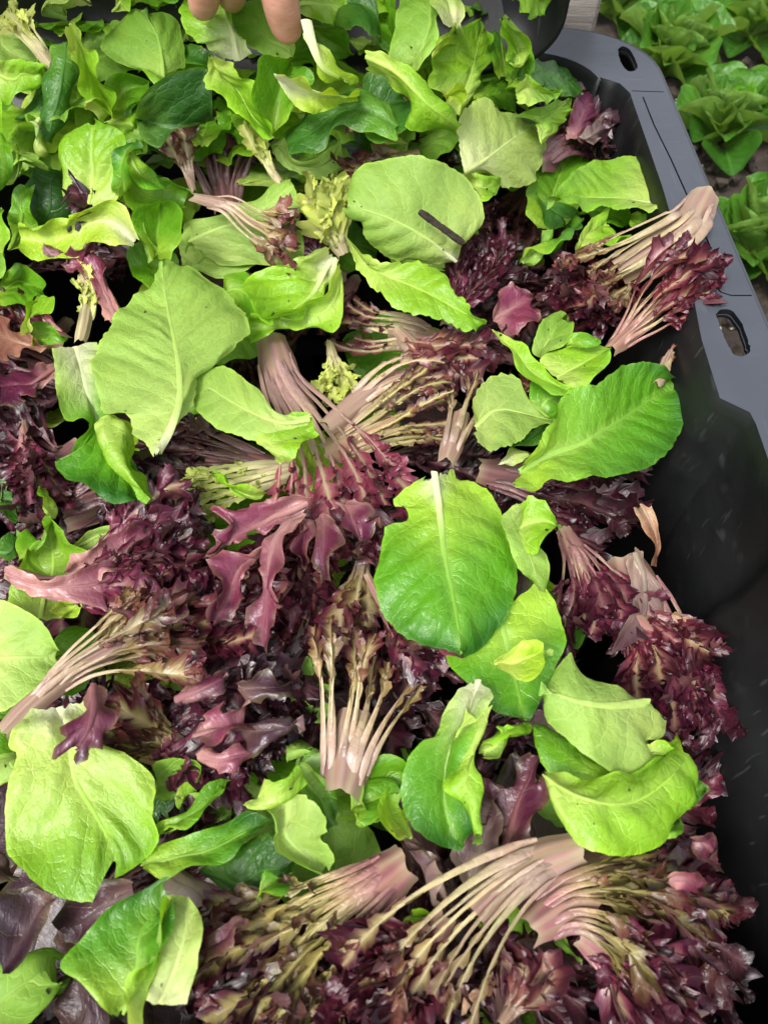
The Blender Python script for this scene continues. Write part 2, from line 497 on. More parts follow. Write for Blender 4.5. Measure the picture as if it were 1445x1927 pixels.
# ------------------------------------------------------------------ second tub, tipped towards the crate, its leaves tumbling out
def build_tub():
    A = ray_to(60, 266, .058); B = ray_to(985, 116, .092); C = ray_to(1044, -6, .140)
    root = link('tub', None); root.location = A.tolist()
    props(root, 'dark grey plastic tub tipped over the back of the long crate, overflowing with green leaves', 'tub')
    ex = unit(B - A); ey = unit((C - B) - ((C - B) @ ex) * ex); ez = np.cross(ex, ey)
    def loc(p):
        d = p - A; return np.array([d @ ex, d @ ey])
    xr = loc(C)[0] + .004; xl = -.30; yb = .44
    r = max(.03, xr - loc(B)[0])
    out = arc(xl + r, r, r, 180, 270, 10) + arc(xr - r, r, r, 270, 360, 14) + arc(xr - r, yb - r, r, 0, 90, 10) + arc(xl + r, yb - r, r, 90, 180, 10)
    out = np.array(out)
    def off(d):
        a = np.roll(out, -1, 0) - np.roll(out, 1, 0); nn = np.stack([a[:, 1], -a[:, 0]], -1); nn /= np.linalg.norm(nn, axis=1)[:, None]
        return out + nn * d
    def ring(d, z):
        q = off(d); return q[:, :1] * ex + q[:, 1:] * ey + z * ez
    L = [ring(-.050, -.060), ring(-.022, -.055), ring(-.004, -.020), ring(.004, -.003), ring(.008, -.002), ring(.0088, -.006), ring(.007, -.010), ring(.001, -.010), ring(-.001, -.022), ring(-.019, -.058), ring(-.050, -.0635)]
    V, F = loft_loops(L); n = len(out)
    o = link('wall', make_mesh('wall', V[:], F, M_TUB), root)
    V = np.vstack([ring(-.050, -.0602), ring(-.050, -.0633)])
    F = [tuple(range(n)), tuple(reversed(range(n, 2 * n)))]
    link('base', make_mesh('base', V, F, M_TUB, smooth=False), root)
build_tub()

# ------------------------------------------------------------------ weathered board standing behind the crate
def build_board():
    root = link('wooden_post', None)
    p = ray_to(1076, 25, .064); root.location = (float(p[0]), .715, GZ)
    props(root, 'weathered grey wooden post standing behind the crate by the lettuce bed', 'post')
    n = 14; V = []; F = []
    bm = bmesh.new()
    bmesh.ops.create_cube(bm, size=1, matrix=Matrix.Translation((0, .02, .16)) @ Matrix.Diagonal((.040, .036, .33, 1)))
    bmesh.ops.subdivide_edges(bm, edges=bm.edges[:], cuts=6, use_grid_fill=True)
    bmesh.ops.bevel(bm, geom=[e for e in bm.edges if e.calc_face_angle(0) > 1], offset=.003, segments=2, affect='EDGES')
    for v in bm.verts:
        v.co += Vector((wob(np.array([v.co.x * 3, v.co.y, v.co.z * .4]), 60), wob(np.array(v.co) * 1.0, 90, 2), 0)) * .0012
    me = bpy.data.meshes.new('post'); bm.to_mesh(me); bm.free(); me.materials.append(M_WOOD)
    for f in me.polygons: f.use_smooth = True
    link('beam', me, root)
build_board()
# ------------------------------------------------------------------ lettuce leaves
# pigment: base (by the cut), body, tip, rib
PAL = {
    'lime': ((0.413, 0.561, 0.1140), (0.216, 0.428, 0.0204), (0.163, 0.372, 0.0156), (0.413, 0.571, 0.1200), M_GREEN),
    'yellow': ((0.461, 0.561, 0.1080), (0.336, 0.510, 0.0360), (0.288, 0.479, 0.0270), (0.499, 0.602, 0.1440), M_GREEN),
    'mid': ((0.259, 0.428, 0.0360), (0.108, 0.291, 0.0096), (0.082, 0.250, 0.0084), (0.230, 0.408, 0.0480), M_GREEN),
    'green': ((0.307, 0.510, 0.0420), (0.091, 0.286, 0.0108), (0.018, 0.107, 0.0120), (0.288, 0.469, 0.0840), M_GREEN),
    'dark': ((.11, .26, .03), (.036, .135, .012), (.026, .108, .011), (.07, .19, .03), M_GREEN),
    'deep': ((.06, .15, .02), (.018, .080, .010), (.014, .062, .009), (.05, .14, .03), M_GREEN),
    'pale': ((0.392, 0.530, 0.1404), (0.270, 0.425, 0.0858), (0.225, 0.385, 0.0624), (0.402, 0.540, 0.1482), M_PALE),
    'milk':   ((0.549, 0.600, 0.3120), (0.353, 0.470, 0.1209), (0.294, 0.420, 0.0858), (0.490, 0.570, 0.2340), M_PALE),
    'sage': ((0.284, 0.440, 0.0858), (0.181, 0.350, 0.0429), (0.152, 0.315, 0.0328), (0.284, 0.450, 0.0936), M_PALE),
    'purple': ((.12, .06, .06), (.040, .013, .024), (.026, .009, .018), (.13, .08, .08), M_RED),
    'mauve':  ((.25, .17, .15), (.110, .060, .070), (.065, .026, .038), (.25, .20, .16), M_RED),
    'magenta': ((.32, .150, .150), (.150, .022, .056), (.068, .008, .028), (.36, .185, .185), M_RED),
    'wine':   ((.24, .11, .115), (.080, .010, .034), (.040, .006, .020), (.26, .11, .12), M_RED),
    'bed': ((.22, .40, .06), (.072, .205, .020), (.050, .165, .020), (.20, .36, .08), M_GREEN),
    'rust':   ((.42, .26, .18), (.26, .12, .085), (.16, .06, .045), (.40, .27, .19), M_RED),
}
WHITE = np.array((.56, .58, .40))
SEED = [0.0]

def blade(rows, mid, pal, name, root_loc, root, o):
    """rows: (NR, K, 3) world control points; builds the parts blade and midrib under root"""
    SEED[0] += 1.37
    sd = SEED[0]
    NR, K, _ = rows.shape
    segw = np.linalg.norm(np.diff(rows, axis=1), axis=2).max(0)
    step = o.get('step', .0021)
    cnt = [int(np.clip(w_ / step, 5, 34)) for w_ in segw]
    cols = np.concatenate([np.linspace(k, k + 1, c, endpoint=False) for k, c in enumerate(cnt)] + [[K - 1]])
    mc = int(sum(cnt[:mid]))
    P = cross_cr(rows, cols)
    NC = len(cols)
    # metric coordinates
    ds = np.linalg.norm(np.diff(P, axis=1), axis=2)
    s = np.concatenate([np.zeros((NR, 1)), np.cumsum(ds, 1)], 1); s -= s[:, mc:mc + 1]
    lm = np.r_[0, np.cumsum(np.linalg.norm(np.diff(P[:, mc], axis=0), axis=1))]
    Ltot = lm[-1]
    t = np.repeat(np.linspace(0, 1, NR)[:, None], NC, 1)
    lcoord = np.repeat(lm[:, None], NC, 1)
    sw = np.where(s < 0, np.maximum(-s[:, :1], 1e-4), np.maximum(s[:, -1:], 1e-4))
    u = s / np.maximum(sw, 1e-4)                       # -1..1
    W_ = np.maximum(np.abs(s).max(), 1e-4)
    nrm = grid_normals(P)
    view = P - np.array([0, 0, CAM_H])
    ref = view if o.get('local') is None else np.array([0, 0, -1.0]) * np.ones_like(P)
    facing = np.sum(nrm * ref, -1)
    sgn = -1.0 if facing[:, max(0, mc - 4):mc + 5].sum() > 0 else 1.0
    nrm = nrm * sgn                                     # towards the eye on the main part
    q3 = np.stack([s, lcoord, np.full_like(s, sd)], -1)
    au = np.abs(u)
    interior = sm(1.0, .80, au) * sm(0, .08, t) * sm(1.0, .9, t)
    # quilted puffs between the side veins
    amp = o.get('blis', .9) * 1.5e-3
    sp = .0125
    qv = lcoord - .95 * np.abs(s) + .07e2 * s**2 + .0012 * wob(q3, 90, sd) + .0031 * np.sign(s)
    puff = .62 * np.abs(np.sin(np.pi * (qv / sp + .35 * wob(q3, 70, sd + .1)))) ** .8 * sm(-.5, .6, wob(q3, 75, sd + .3))
    puff += .36 * wob(q3, 170, sd + .7) + .55 * wob(q3, 95, sd + .75)
    D = amp * puff * interior * sm(0, .2, au)
    # a furrow along the rib, large undulation, waved margins
    D -= o.get('furrow', .8) * 1e-3 * np.exp(-(s / .004) ** 2) * sm(0, .1, t)
    D += (o.get('und', 2.6) if o.get('free') else o.get('und', 1.7)) * (1.15e-3 * wob(q3, 40, sd + .5) + 1.5e-3 * wob(q3, 19, sd + .55)) * sm(0, .25, au + t * .5)
    cr_ = wob(q3, 30, sd + 1.2)
    D += o.get('crease', 2.0 if o.get('free') else 1.1) * 1e-3 * (1 - np.minimum(1, np.abs(cr_) * 3.2)) * interior
    wv = o.get('wav', 1.6) * 1e-3
    lam = o.get('lam', .024)
    ph = 2 * math.pi * lcoord / lam + 1.6 * wob(q3, 60, sd + .9) + np.where(u < 0, 0, 2.1)
    D += wv * np.sin(ph) * au ** 3.0 * sm(.02, .2, t)
    P = P + nrm * (D * (.2 + .8 * sm(0, .12, t)))[..., None]
    # toothed / torn margin
    te = o.get('teeth', .45) * .55e-3
    if te > 0:
        for c, inn in ((0, 1), (NC - 1, NC - 2)):
            out = P[:, c] - P[:, max(0, min(NC - 1, inn + (2 if c == 0 else -2)))]
            out /= np.maximum(np.linalg.norm(out, axis=1)[:, None], 1e-6)
            rg = np.random.default_rng(int(sd * 100) + c)
            z = rg.normal(size=NR) * .6 + .8 * np.sin(np.arange(NR) * 1.9 + sd) + .8 * np.sin(np.arange(NR) * .83 + sd * 2)
            P[:, c] += out * (te * z)[:, None]
    bt = o.get('tear', 1.2) * 1e-3
    rg = np.random.default_rng(int(sd * 77))
    dirb = P[0] - P[2]; dirb /= np.maximum(np.linalg.norm(dirb, axis=1)[:, None], 1e-6)
    P[0] += dirb * (bt * np.convolve(rg.normal(size=NC + 4), [.3, .5, .3], 'same')[2:-2])[:, None]
    # pigment
    cb, cm, ct, cr, mat = PAL[pal]
    cb, cm, ct, cr = map(np.array, (cb, cm, ct, cr))
    nz = .22 * wob(q3, 45, sd + .2)
    tt = t + nz * .4 - .10 * (1 - au)
    b0 = o.get('b0', .42)
    C = cb + (cm - cb) * sm(0.0, b0, tt)[..., None]
    C = C + (ct - C) * sm(.5, 1.0, tt + .25 * (au - .5))[..., None]
    rw = o.get('ribw', 4.0) * .75e-3
    wr = np.exp(-(s / (rw * (1.15 - .8 * t) + .0006)) ** 2) * (1 - .75 * t)
    C = C + (cr - C) * (wr * o.get('ribc', .62))[..., None]
    wh = o.get('white', 0.0)
    if wh:
        k = sm(wh, 0.0, t + .15 * au) * (.4 + .6 * np.exp(-(s / (rw * 2.2)) ** 2))
        C = C + (WHITE - C) * np.clip(k, 0, 1)[..., None]
    ed = np.exp(-((1 - au) * sw) / .0009) * .6
    C = C + (C * 1.25 + np.array((.05, .07, .0)) - C) * ed[..., None]
    C = C * (1 + .10 * wob(q3, 25, sd + .8))[..., None]
    C = np.clip(C, .004, .8)
    # winding: front = towards the eye
    flip = sgn > 0
    sl = np.stack([s * 100, lcoord * 100, np.full_like(s, (sd * 3.1) % 50)], -1)
    me = make_mesh('blade', (P - root_loc).reshape(-1, 3), grid_faces(NR, NC, not flip), mat, C.reshape(-1, 3), sl.reshape(-1, 3))
    link('blade', me, root)
    # midrib
    rib = o.get('rib', 1.9) * .50e-3
    if rib > 0:
        tm = np.linspace(0, 1, NR)
        n_end = int(NR * .88)
        w_ = rib * (1 - tm) ** .8 + .0003
        ctr = P[:, mc]; nn = nrm[:, mc]
        a = np.gradient(ctr, axis=0); a /= np.maximum(np.linalg.norm(a, axis=1)[:, None], 1e-9)
        sd_ = np.cross(a, nn); sd_ /= np.maximum(np.linalg.norm(sd_, axis=1)[:, None], 1e-9)
        prof = [(-1, -.25), (-.72, .22), (-.3, .5), (.3, .5), (.72, .22), (1, -.25)]
        raise_ = o.get('rise', .40)
        Q = np.stack([ctr + sd_ * (w_ * p)[:, None] + nn * (w_ * q * raise_ + .00015)[:, None] for p, q in prof], 1)[:n_end]
        RC = cr + (cm * .8 + cr * .2 - cr) * sm(.10, .80, tm)[:, None]
        if wh: RC = RC + (WHITE - RC) * (sm(min(1, wh * 1.7), 0, tm) * .9)[:, None]
        RC = np.repeat(RC[:n_end, None], 6, 1)
        ssl = np.stack([np.repeat(np.linspace(-.3, .3, 6)[None], n_end, 0), np.repeat(lm[:n_end, None] * 100, 6, 1), np.full((n_end, 6), sd % 50)], -1)
        me = make_mesh('midrib', (Q - root_loc).reshape(-1, 3), grid_faces(n_end, 6), M_STEM, RC.reshape(-1, 3), ssl.reshape(-1, 3))
        link('midrib', me, root)
    return P

def new_root(name, loc, label, cat, group):
    r = link(name, None); r.location = [float(v) for v in loc]; r.empty_display_size = .02
    return props(r, label, cat, group)

G_GREEN = 'green lettuce leaves in the crate and tub'
G_RED = 'red frilly lettuce leaves in the crate'
TILES = {'A': (0, 0), 'B': (715, 0), 'C': (0, 480), 'D': (715, 480), 'E': (0, 960), 'F': (715, 960), 'G': (0, 1437), 'H': (715, 1437)}
TS = 730 / 1445.0
SPECK_PTS = []

def conv(tile, pts, h):
    out = []
    for p in pts:
        x, y = p[0], p[1]
        if tile != 'Z':
            ox, oy = TILES[tile]; x, y = ox + x * TS, oy + y * TS
        out.append((x, y, h + (p[2] if len(p) > 2 else 0)))
    return np.array(out, float)

def F(tile, pal, h, label, curves, mid=1, name='lettuce_leaf', cat='lettuce leaf', **o):
    """leaf from curves that run base to tip (left margin, midrib, right margin, further folds)"""
    cs = [conv(tile, c, h) for c in curves]
    ln = 0
    for c in cs:
        w_ = px3(c); ln = max(ln, np.linalg.norm(np.diff(w_, axis=0), axis=1).sum())
    NR = int(np.clip(ln / o.get('step', .0021), 14, 84))
    rows = np.stack([catmull(c, NR) for c in cs], 1)
    rng = np.random.default_rng(int(abs(rows).sum()) % 99991)
    u = np.linspace(-1, 1, rows.shape[1])[None, :]
    t = np.linspace(0, 1, NR)[:, None]
    cup = 1.5 * o.get('cup', rng.uniform(-3, 5)); arch = o.get('arch', rng.uniform(-1, 7))
    ti = o.get('tilt', rng.uniform(-4, 4)); sd_ = o.get('side', rng.uniform(-5, 5))
    rows[..., 2] += cup * (np.abs(u) ** 2 - .3) + arch * np.sin(math.pi * t) + ti * (2 * t - 1) + sd_ * u
    Wp = px3(rows)
    base = Wp[0].mean(0)
    root = new_root(name, base, label, cat, o.get('group', G_GREEN if 'lettuce_leaf' == name else G_RED))
    P = blade(Wp, mid, pal, name, base, root, o)
    if o.get('specks', 0) or pal in ('pale', 'lime', 'milk', 'sage'):
        fl = P[3:-3, 2:-2].reshape(-1, 3)
        for i in rng.integers(0, len(fl), max(1, o.get('specks', 2) // 2)): SPECK_PTS.append(fl[i])
    return root

def L(tile, pal, h, label, left, mid, right, **o):
    return F(tile, pal, h, label, [left, mid, right], 1, **o)

def Pn(tile, pal, h, label, pts, **o):
    """leaf from its outline; the first point is the base, the farthest point from it the tip"""
    a = np.array([p[:2] for p in pts], float)
    tip = o.pop('tip', None)
    k = int(np.argmax(np.linalg.norm(a - a[0], axis=1))) if tip is None else tip
    left = list(pts[:k + 1]); right = [pts[0]] + list(pts[k:])[::-1]
    # a blunt base: start both margins a little way round the outline
    def start(c, f=.16):
        c = np.array([(p[0], p[1], p[2] if len(p) > 2 else 0) for p in c], float)
        return c
    l_, r_ = start(left), start(right)
    n = 9
    ml, mr = catmull(l_, n), catmull(r_, n)
    b = np.random.default_rng(int(a.sum()) % 9973).uniform(.42, .58)
    m = ml * b + mr * (1 - b)
    o.setdefault('free', True)
    return F(tile, pal, h, label, [l_, m, r_], 1, **o)

# ------------------------------------------------------------------ frilled leaves
# stem, rib, inner blade, frill, frill tip
FP = {
    'pink':   ((0.3034, 0.1869, 0.1845), (0.2720, 0.1513, 0.1520), (0.2011, 0.0372, 0.0644), (0.0881, 0.0091, 0.0268), (0.0422, 0.0041, 0.0145)),
    'cream':  ((0.3362, 0.2307, 0.2009), (0.3120, 0.2212, 0.1520), (0.1795, 0.1376, 0.0487), (0.1057, 0.0208, 0.0248), (0.0564, 0.0059, 0.0175)),
    'olive':  ((0.2952, 0.2028, 0.1271), (0.2960, 0.2289, 0.1040), (0.1683, 0.1479, 0.0411), (0.0986, 0.0233, 0.0207), (0.0564, 0.0059, 0.0155)),
    'netted': ((0.2706, 0.1233, 0.1312), (0.2880, 0.2289, 0.0880), (0.1720, 0.1479, 0.0411), (0.0620, 0.0059, 0.0165), (0.0338, 0.0034, 0.0113)),
    'burg':   ((0.2706, 0.1352, 0.1189), (0.2240, 0.1009, 0.0880), (0.1257, 0.0149, 0.0295), (0.0577, 0.0050, 0.0155), (0.0310, 0.0034, 0.0113)),
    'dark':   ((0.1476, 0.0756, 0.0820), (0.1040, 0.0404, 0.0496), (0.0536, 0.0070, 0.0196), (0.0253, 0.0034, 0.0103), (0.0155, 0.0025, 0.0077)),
    'plum':   ((0.2460, 0.1193, 0.1271), (0.2000, 0.0854, 0.1000), (0.1257, 0.0158, 0.0429), (0.0550, 0.0055, 0.0196), (0.0253, 0.0034, 0.0113)),
    'brown':  ((0.2706, 0.1869, 0.1476), (0.2240, 0.1436, 0.1040), (0.1508, 0.0446, 0.0405), (0.0775, 0.0108, 0.0207), (0.0394, 0.0050, 0.0134)),
    'frisee': ((.48, .44, .27), (.46, .45, .22), (.37, .40, .11), (.34, .39, .09), (.32, .37, .08)),
}
LT = []   # leaflet templates: rows of (along, half width, forward shift of the edge)
for prof in ([(0, .22, 0), (.15, .36, .02), (.32, .66, .14), (.44, .56, .02), (.58, .72, .16), (.70, .50, .02), (.82, .46, .12), (.93, .24, .02), (1, .08, 0)],
             [(0, .25, 0), (.16, .40, .0), (.30, .56, .06), (.42, .82, .18), (.54, .62, .03), (.70, .66, .14), (.82, .40, .02), (.92, .30, .08), (1, .06, 0)],
             [(0, .20, 0), (.2, .34, .0), (.4, .50, .10), (.5, .44, .02), (.66, .64, .18), (.78, .46, .02), (.90, .34, .08), (1, .10, 0)],
             [(0, .3, 0), (.2, .5, .02), (.36, .70, .10), (.5, .64, .0), (.66, .74, .14), (.78, .52, .03), (.9, .40, .06), (1, .12, 0)]):
    LT.append(np.array(prof))

class Acc:
    def __init__(s): s.V, s.F, s.C, s.S, s.n = [], [], [], [], 0
    def add(s, P, C, S, flip=False):
        NR, NC = P.shape[:2]
        s.V.append(P.reshape(-1, 3)); s.C.append(C.reshape(-1, 3)); s.S.append(S.reshape(-1, 3))
        s.F.append(grid_faces(NR, NC, flip, s.n)); s.n += NR * NC
    def mesh(s, name, mat, loc):
        return make_mesh(name, np.vstack(s.V) - loc, np.vstack(s.F), mat, np.clip(np.vstack(s.C), .003, .8), np.vstack(s.S))


def leaflet(acc, rg, p, d, n, ln, wd, curl, fold, c0, c1):
    T = LT[rg.integers(len(LT))]
    r, hw, fw = T[:, 0], T[:, 1], T[:, 2]
    if ln > .004:
        q = np.sort(np.r_[r, (r[1:] + r[:-1]) / 2]); hw = .25 * np.interp(np.clip(q - .06, 0, 1), r, hw) + .5 * np.interp(q, r, hw) + .25 * np.interp(np.clip(q + .06, 0, 1), r, hw); fw = np.interp(q, r, fw); r = q
    side = np.cross(n, d)
    def bend(q):
        q = np.asarray(q)
        if abs(curl) < .05: return q * ln, np.zeros_like(q)
        return np.sin(curl * q) / curl * ln, (1 - np.cos(curl * q)) / curl * ln
    jit = rg.uniform(.75, 1.25, size=(len(r), 2))
    cols = []
    for j, sg in enumerate((-1, -.5, 0, .5, 1)):
        a = abs(sg)
        x, z = bend(r + fw * (a ** 2))
        wj = hw * wd * a * (jit[:, 0] if sg < 0 else jit[:, 1])
        zz = z + fold * wj * (1 if a == 1 else .6) + (.16 * ln * np.sin(r * 8 + rg.uniform(0, 6)) * a * a if a else 0)
        cols.append(p + d * x[:, None] + side * (np.sign(sg) * wj)[:, None] + n * zz[:, None])
    P = np.stack(cols, 1)
    k = np.clip(r[:, None] * .8 + np.array([.35, .1, 0, .1, .35])[None], 0, 1)
    C = c0 + (c1 - c0) * k[..., None]
    S = np.stack([np.repeat(np.array([-.5, -.25, 0, .25, .5])[None] * wd * 200, len(r), 0), np.repeat(r[:, None] * ln * 100, 5, 1), np.full((len(r), 5), rg.uniform(0, 50))], -1)
    acc.add(P, C, S, True)

def tube(acc, P, N, w_, rise, C, sd, k=5):
    a = unit(np.gradient(P, axis=0)); s_ = unit(np.cross(a, N))
    ang = np.linspace(0, math.pi, k)
    Q = np.stack([P + s_ * (w_ * -math.cos(x))[:, None] + N * (w_ * rise * math.sin(x))[:, None] for x in ang], 1)
    l = np.r_[0, np.cumsum(np.linalg.norm(np.diff(P, axis=0), axis=1))] * 100
    S = np.stack([np.repeat(np.linspace(-.2, .2, k)[None], len(P), 0), np.repeat(l[:, None], k, 1), np.full((len(P), k), sd)], -1)
    acc.add(Q, np.repeat(C[:, None], k, 1), S)

def frill_core(spine, N0, w0, w1, root, root_loc, pal, o, seed):
    """spine (n,3) world, N0 up direction, w0/w1 widths in metres. Parts: stem, several fronds (rib + jagged frills)"""
    rg = np.random.default_rng(seed)
    c_stem, c_rib, c_in, c_fr, c_tip = [np.array(c) for c in FP[pal]]
    n = 40
    S = catmull(spine, n)
    Tn = unit(np.gradient(S, axis=0))
    Sd = unit(np.cross(Tn, np.repeat(N0[None], n, 0)))
    Nn = unit(np.cross(Sd, Tn))
    Ltot = np.linalg.norm(np.diff(S, axis=0), axis=1).sum()
    t = np.linspace(0, 1, n)
    ns = o.get('n', 8) + 1
    ts = o.get('ts', .42)                         # where the stem has split into fronds
    wid = w0 + (w1 - w0) * sm(.05, 1.0, t) ** o.get('fan', 1.0)
    # ---- stem: broad ribbed petiole
    ms = max(6, int(n * (ts + .08)))
    kc = 19
    u = np.linspace(-1, 1, kc)
    tw = np.minimum(wid[:ms] * .95, w0 * 1.08)
    tw = tw * (1 - .30 * sm(ts * .35, ts + .08, t[:ms]))
    nr = 2 + seed % 2
    tw = tw * (.80 + .20 * sm(0, .12, t[:ms]))
    h = -.42 * tw[:, None] * (u ** 2)[None] * o.get('dome', 1.0) + .055 * w0 * (np.cos(u * nr * math.pi + .7) * (.3 + .7 * sm(.0, ts, t[:ms]))[:, None])
    P = S[:ms, None] + Sd[:ms, None] * (u[None] * tw[:, None] / 2)[..., None] + Nn[:ms, None] * h[..., None]
    P[0] += Tn[0] * np.convolve(rg.normal(size=kc + 4), [.2, .3, .3, .3, .2], 'same')[2:-2, None] * .0011 - Tn[0] * (.10 * w0 * (u ** 2 - .4))[:, None]
    q3 = np.stack([np.repeat(u[None] * w0 * 50, ms, 0), np.repeat(t[:ms, None] * Ltot * 12, kc, 1), np.full((ms, kc), seed % 31)], -1)
    C = c_stem * (1 + .12 * wob(q3 * 1.0, 2.2, seed % 5))[..., None]
    streak = sm(.1, .9, .5 + .5 * np.sin(u * 9 + rg.uniform(0, 6)))[None, :, None]
    C = C * (1 - .45 * streak) + .45 * streak * (np.array((.35, .30, .16)) if pal != 'dark' else np.array((.16, .09, .09)))
    st2 = sm(.45, .95, .5 + .5 * np.sin(u * 15 + rg.uniform(0, 6) + 3 * t[:ms, None]))[..., None] * .4
    C = C * (1 - st2) + st2 * np.array((.34, .10, .12))
    C = C + (c_in - C) * (sm(ts * .6, ts * 1.1, t[:ms])[:, None] * (np.abs(u) ** 2)[None])[..., None] * .6
    C = C + (np.array((.40, .34, .22)) - C) * (sm(.08, 0, t[:ms])[:, None, None]) * o.get('cut', .5)
    acc = Acc(); acc.add(P, C, q3)
    link('stem', acc.mesh('stem', M_STEM, root_loc), root)
    # ---- fronds
    ls = min(o.get('ls', 8), 9.5) * 1e-3; dens = o.get('dens', 1.0); bw = min(o.get('bw', 5), 9) * 1e-3
    bs = o.get('bs', .45); hz = o.get('hz', 8) * 1e-3; curlm = o.get('curl', 1.5)
    for k in range(ns):
        a = (-1 + 2 * (k + .5) / ns) * .95 + rg.uniform(-.95, .95) / ns
        te = rg.uniform(.80, 1.06) - .10 * abs(a)
        t0 = ts * rg.uniform(.12, .50)
        m = 34
        tt = np.linspace(t0, te, m)
        ix = np.clip(tt, 0, 1) * (n - 1); i0 = np.minimum(ix.astype(int), n - 2); f = (ix - i0)[:, None]
        def at(A): return A[i0] * (1 - f) + A[i0 + 1] * f
        base = at(S) + at(Tn) * (np.maximum(tt - 1, 0) * Ltot)[:, None]
        wd = np.interp(tt, t, wid)
        ph = rg.uniform(0, 6.28); am = 1.9 * o.get('wander', .12)
        lat = a * wd / 2 + am * wd * np.sin(tt * 5 + ph) * sm(.2, .9, tt) / max(1, ns ** .5)
        zz = hz * rg.uniform(-.9, 1.0) * sm(.25, .9, tt) + hz * .4 * np.sin(tt * 6 + ph * 2) * sm(.3, .9, tt) + .0012 - .42 * .5 * w0 * (a ** 2) * (1 - sm(ts * .5, ts * 1.3, tt)) - .004 * (1 - sm(0, .16, tt - t0))
        zz -= o.get('droop', 0.0) * 1e-3 * sm(.5, 1.0, tt) ** 2
        P = base + at(Sd) * lat[:, None] + at(Nn) * zz[:, None]
        N = unit(at(Nn) + at(Sd) * (.35 * a + rg.uniform(-.35, .35)))
        acc = Acc()
        fl = (tt - t0) / (te - t0)
        big = rg.choice([.45, .6, .8, 1.1, 1.5])
        rw = (w0 / ns * .80 * big * (1 - sm(.0, 1.0, fl) ** .8) * sm(-.10, .2, fl) + .0004)
        rw = np.minimum(rw, o.get('ribmax', 2.6) * 1.0e-3)
        var = rg.uniform(.75, 1.40)
        gt = rg.uniform(0, .5)                       # some ribs are greener, some pinker
        RC = c_stem * var + (c_rib * var - c_stem * var) * sm(.1, .5, tt)[:, None]
        if pal != 'dark': RC = RC + (np.array((.40, .40, .17)) * min(var, 1.1) - RC) * (gt * sm(.15, .5, fl))[:, None]
        RC = RC + (c_fr * var - RC) * (sm(.75, 1.05, tt)[:, None] * .7)
        tube(acc, P, N, rw, .34, RC, seed % 40 + k, 7)
        A = unit(np.gradient(P, axis=0)); B = unit(np.cross(A, N))
        # ruffled, toothed blade along both sides of the rib: narrow lace low down, broad frills beyond bs
        lace = o.get('lace', 1.5) * 1e-3
        Lf = np.linalg.norm(np.diff(P, axis=0), axis=1).sum()
        pr_n = int(np.clip(Lf / .0011, 24, 120))
        tz = np.linspace(0, 1, pr_n); tl = t0 + (te - t0) * tz
        jx = tz * (m - 1); j0 = np.minimum(jx.astype(int), m - 2); fj = (jx - j0)[:, None]
        def at2(Q): return Q[j0] * (1 - fj) + Q[j0 + 1] * fj
        P2, B2, N2, A2, R2 = at2(P), at2(B), at2(N), at2(A), at2(RC)
        gb = sm(bs - .10, min(1.0, bs + .30), tl) * (1 - .55 * sm(.85, 1.0, tz))
        gl = sm(ts * .75, ts + .18, tl)
        kt = sm(bs - .1, min(1.0, bs + .4), tl)[:, None]
        lz = tz * Lf
        for sg in (-1, 1):
          for lay in range(2 if dens >= 1.1 else 1):
            # pinnate lobes: each sweeps forward to a point, has its own length, tilt and shade
            lam = rg.uniform(.0075, .0115) * (.75 + .5 * bw / .0075)
            q = lz / lam + rg.uniform(0, 1); li = np.floor(q).astype(int) % 40; fr = q - np.floor(q)
            ll, le, ls_ = rg.uniform(.45, 1.35, 40), rg.uniform(-.35, .95, 40), rg.uniform(.65, 1.45, 40)
            shp = np.sin(math.pi * np.clip(fr, 0, 1)) ** .75
            lobe = (.20 + .80 * shp * ll[li]) * (1 + .16 * np.sin(fr * 19 + li))
            b_ = 1.35 * bw * gb * lobe + lace * gl * (1 - .8 * gb) * rg.uniform(.5, 1.5) * np.maximum(0, shp * ll[li] - .35)
            if b_.max() < 2e-4: continue
            elev = (np.interp(q, np.arange(-1, q.max() + 2) + .5, rg.uniform(-.25, 1.0, int(q.max()) + 4)[:len(np.arange(-1, q.max() + 2))]) + .45 * lay) * o.get('ruf', 1.0)
            p1, p2 = rg.uniform(0, 6, 2); f1 = 6.28 / (lam * rg.uniform(.9, 1.3))
            shade = (.55 + .45 * ls_[li])[:, None] * rg.uniform(.8, 1.2)
            cols = []; cc = []
            for uu in (0, .28, .55, .80, 1.0):
                ca_, sa_ = np.cos(elev * (.5 + .6 * uu)), np.sin(elev * (.5 + .6 * uu))
                wj = b_ * uu
                side_ = wj * ca_; up = wj * sa_ + .16 * b_ * uu * np.sin(lz * f1 + p1 + 2.2 * uu) - .35 * b_ * uu ** 3 * (le[li])
                ah = wj * (.25 + .75 * fr * shp) + .10 * wj * np.sin(fr * 17 + p2)
                cols.append(P2 + B2 * (sg * side_)[:, None] + N2 * (up + .0006 * lay)[:, None] + A2 * ah[:, None])
                ca = R2 + (c_in * var - R2) * min(1, uu * 3.0)
                ed = (c_in * var + (c_fr * var + (c_tip * var - c_fr * var) * kt - c_in * var) * np.clip(kt + .25, 0, 1)) * (1 + (shade - 1) * uu)
                cc.append(ca + (ed - ca) * sm(.12, .85, uu * (.5 + .7 * kt)))
            Q = np.stack(cols, 1); CC = np.stack(cc, 1)
            SS = np.stack([np.repeat(np.array([0, .15, .3, .4, .5])[None] * sg, pr_n, 0), np.repeat(lz[:, None] * 100, 5, 1), np.full((pr_n, 5), (seed * 1.7 + k) % 50)], -1)
            ok = np.where(b_ > 1.5e-4)[0]
            if len(ok) < 3: continue
            sl_ = slice(ok[0], ok[-1] + 1)
            acc.add(Q[sl_], CC[sl_], SS[sl_], sg < 0)
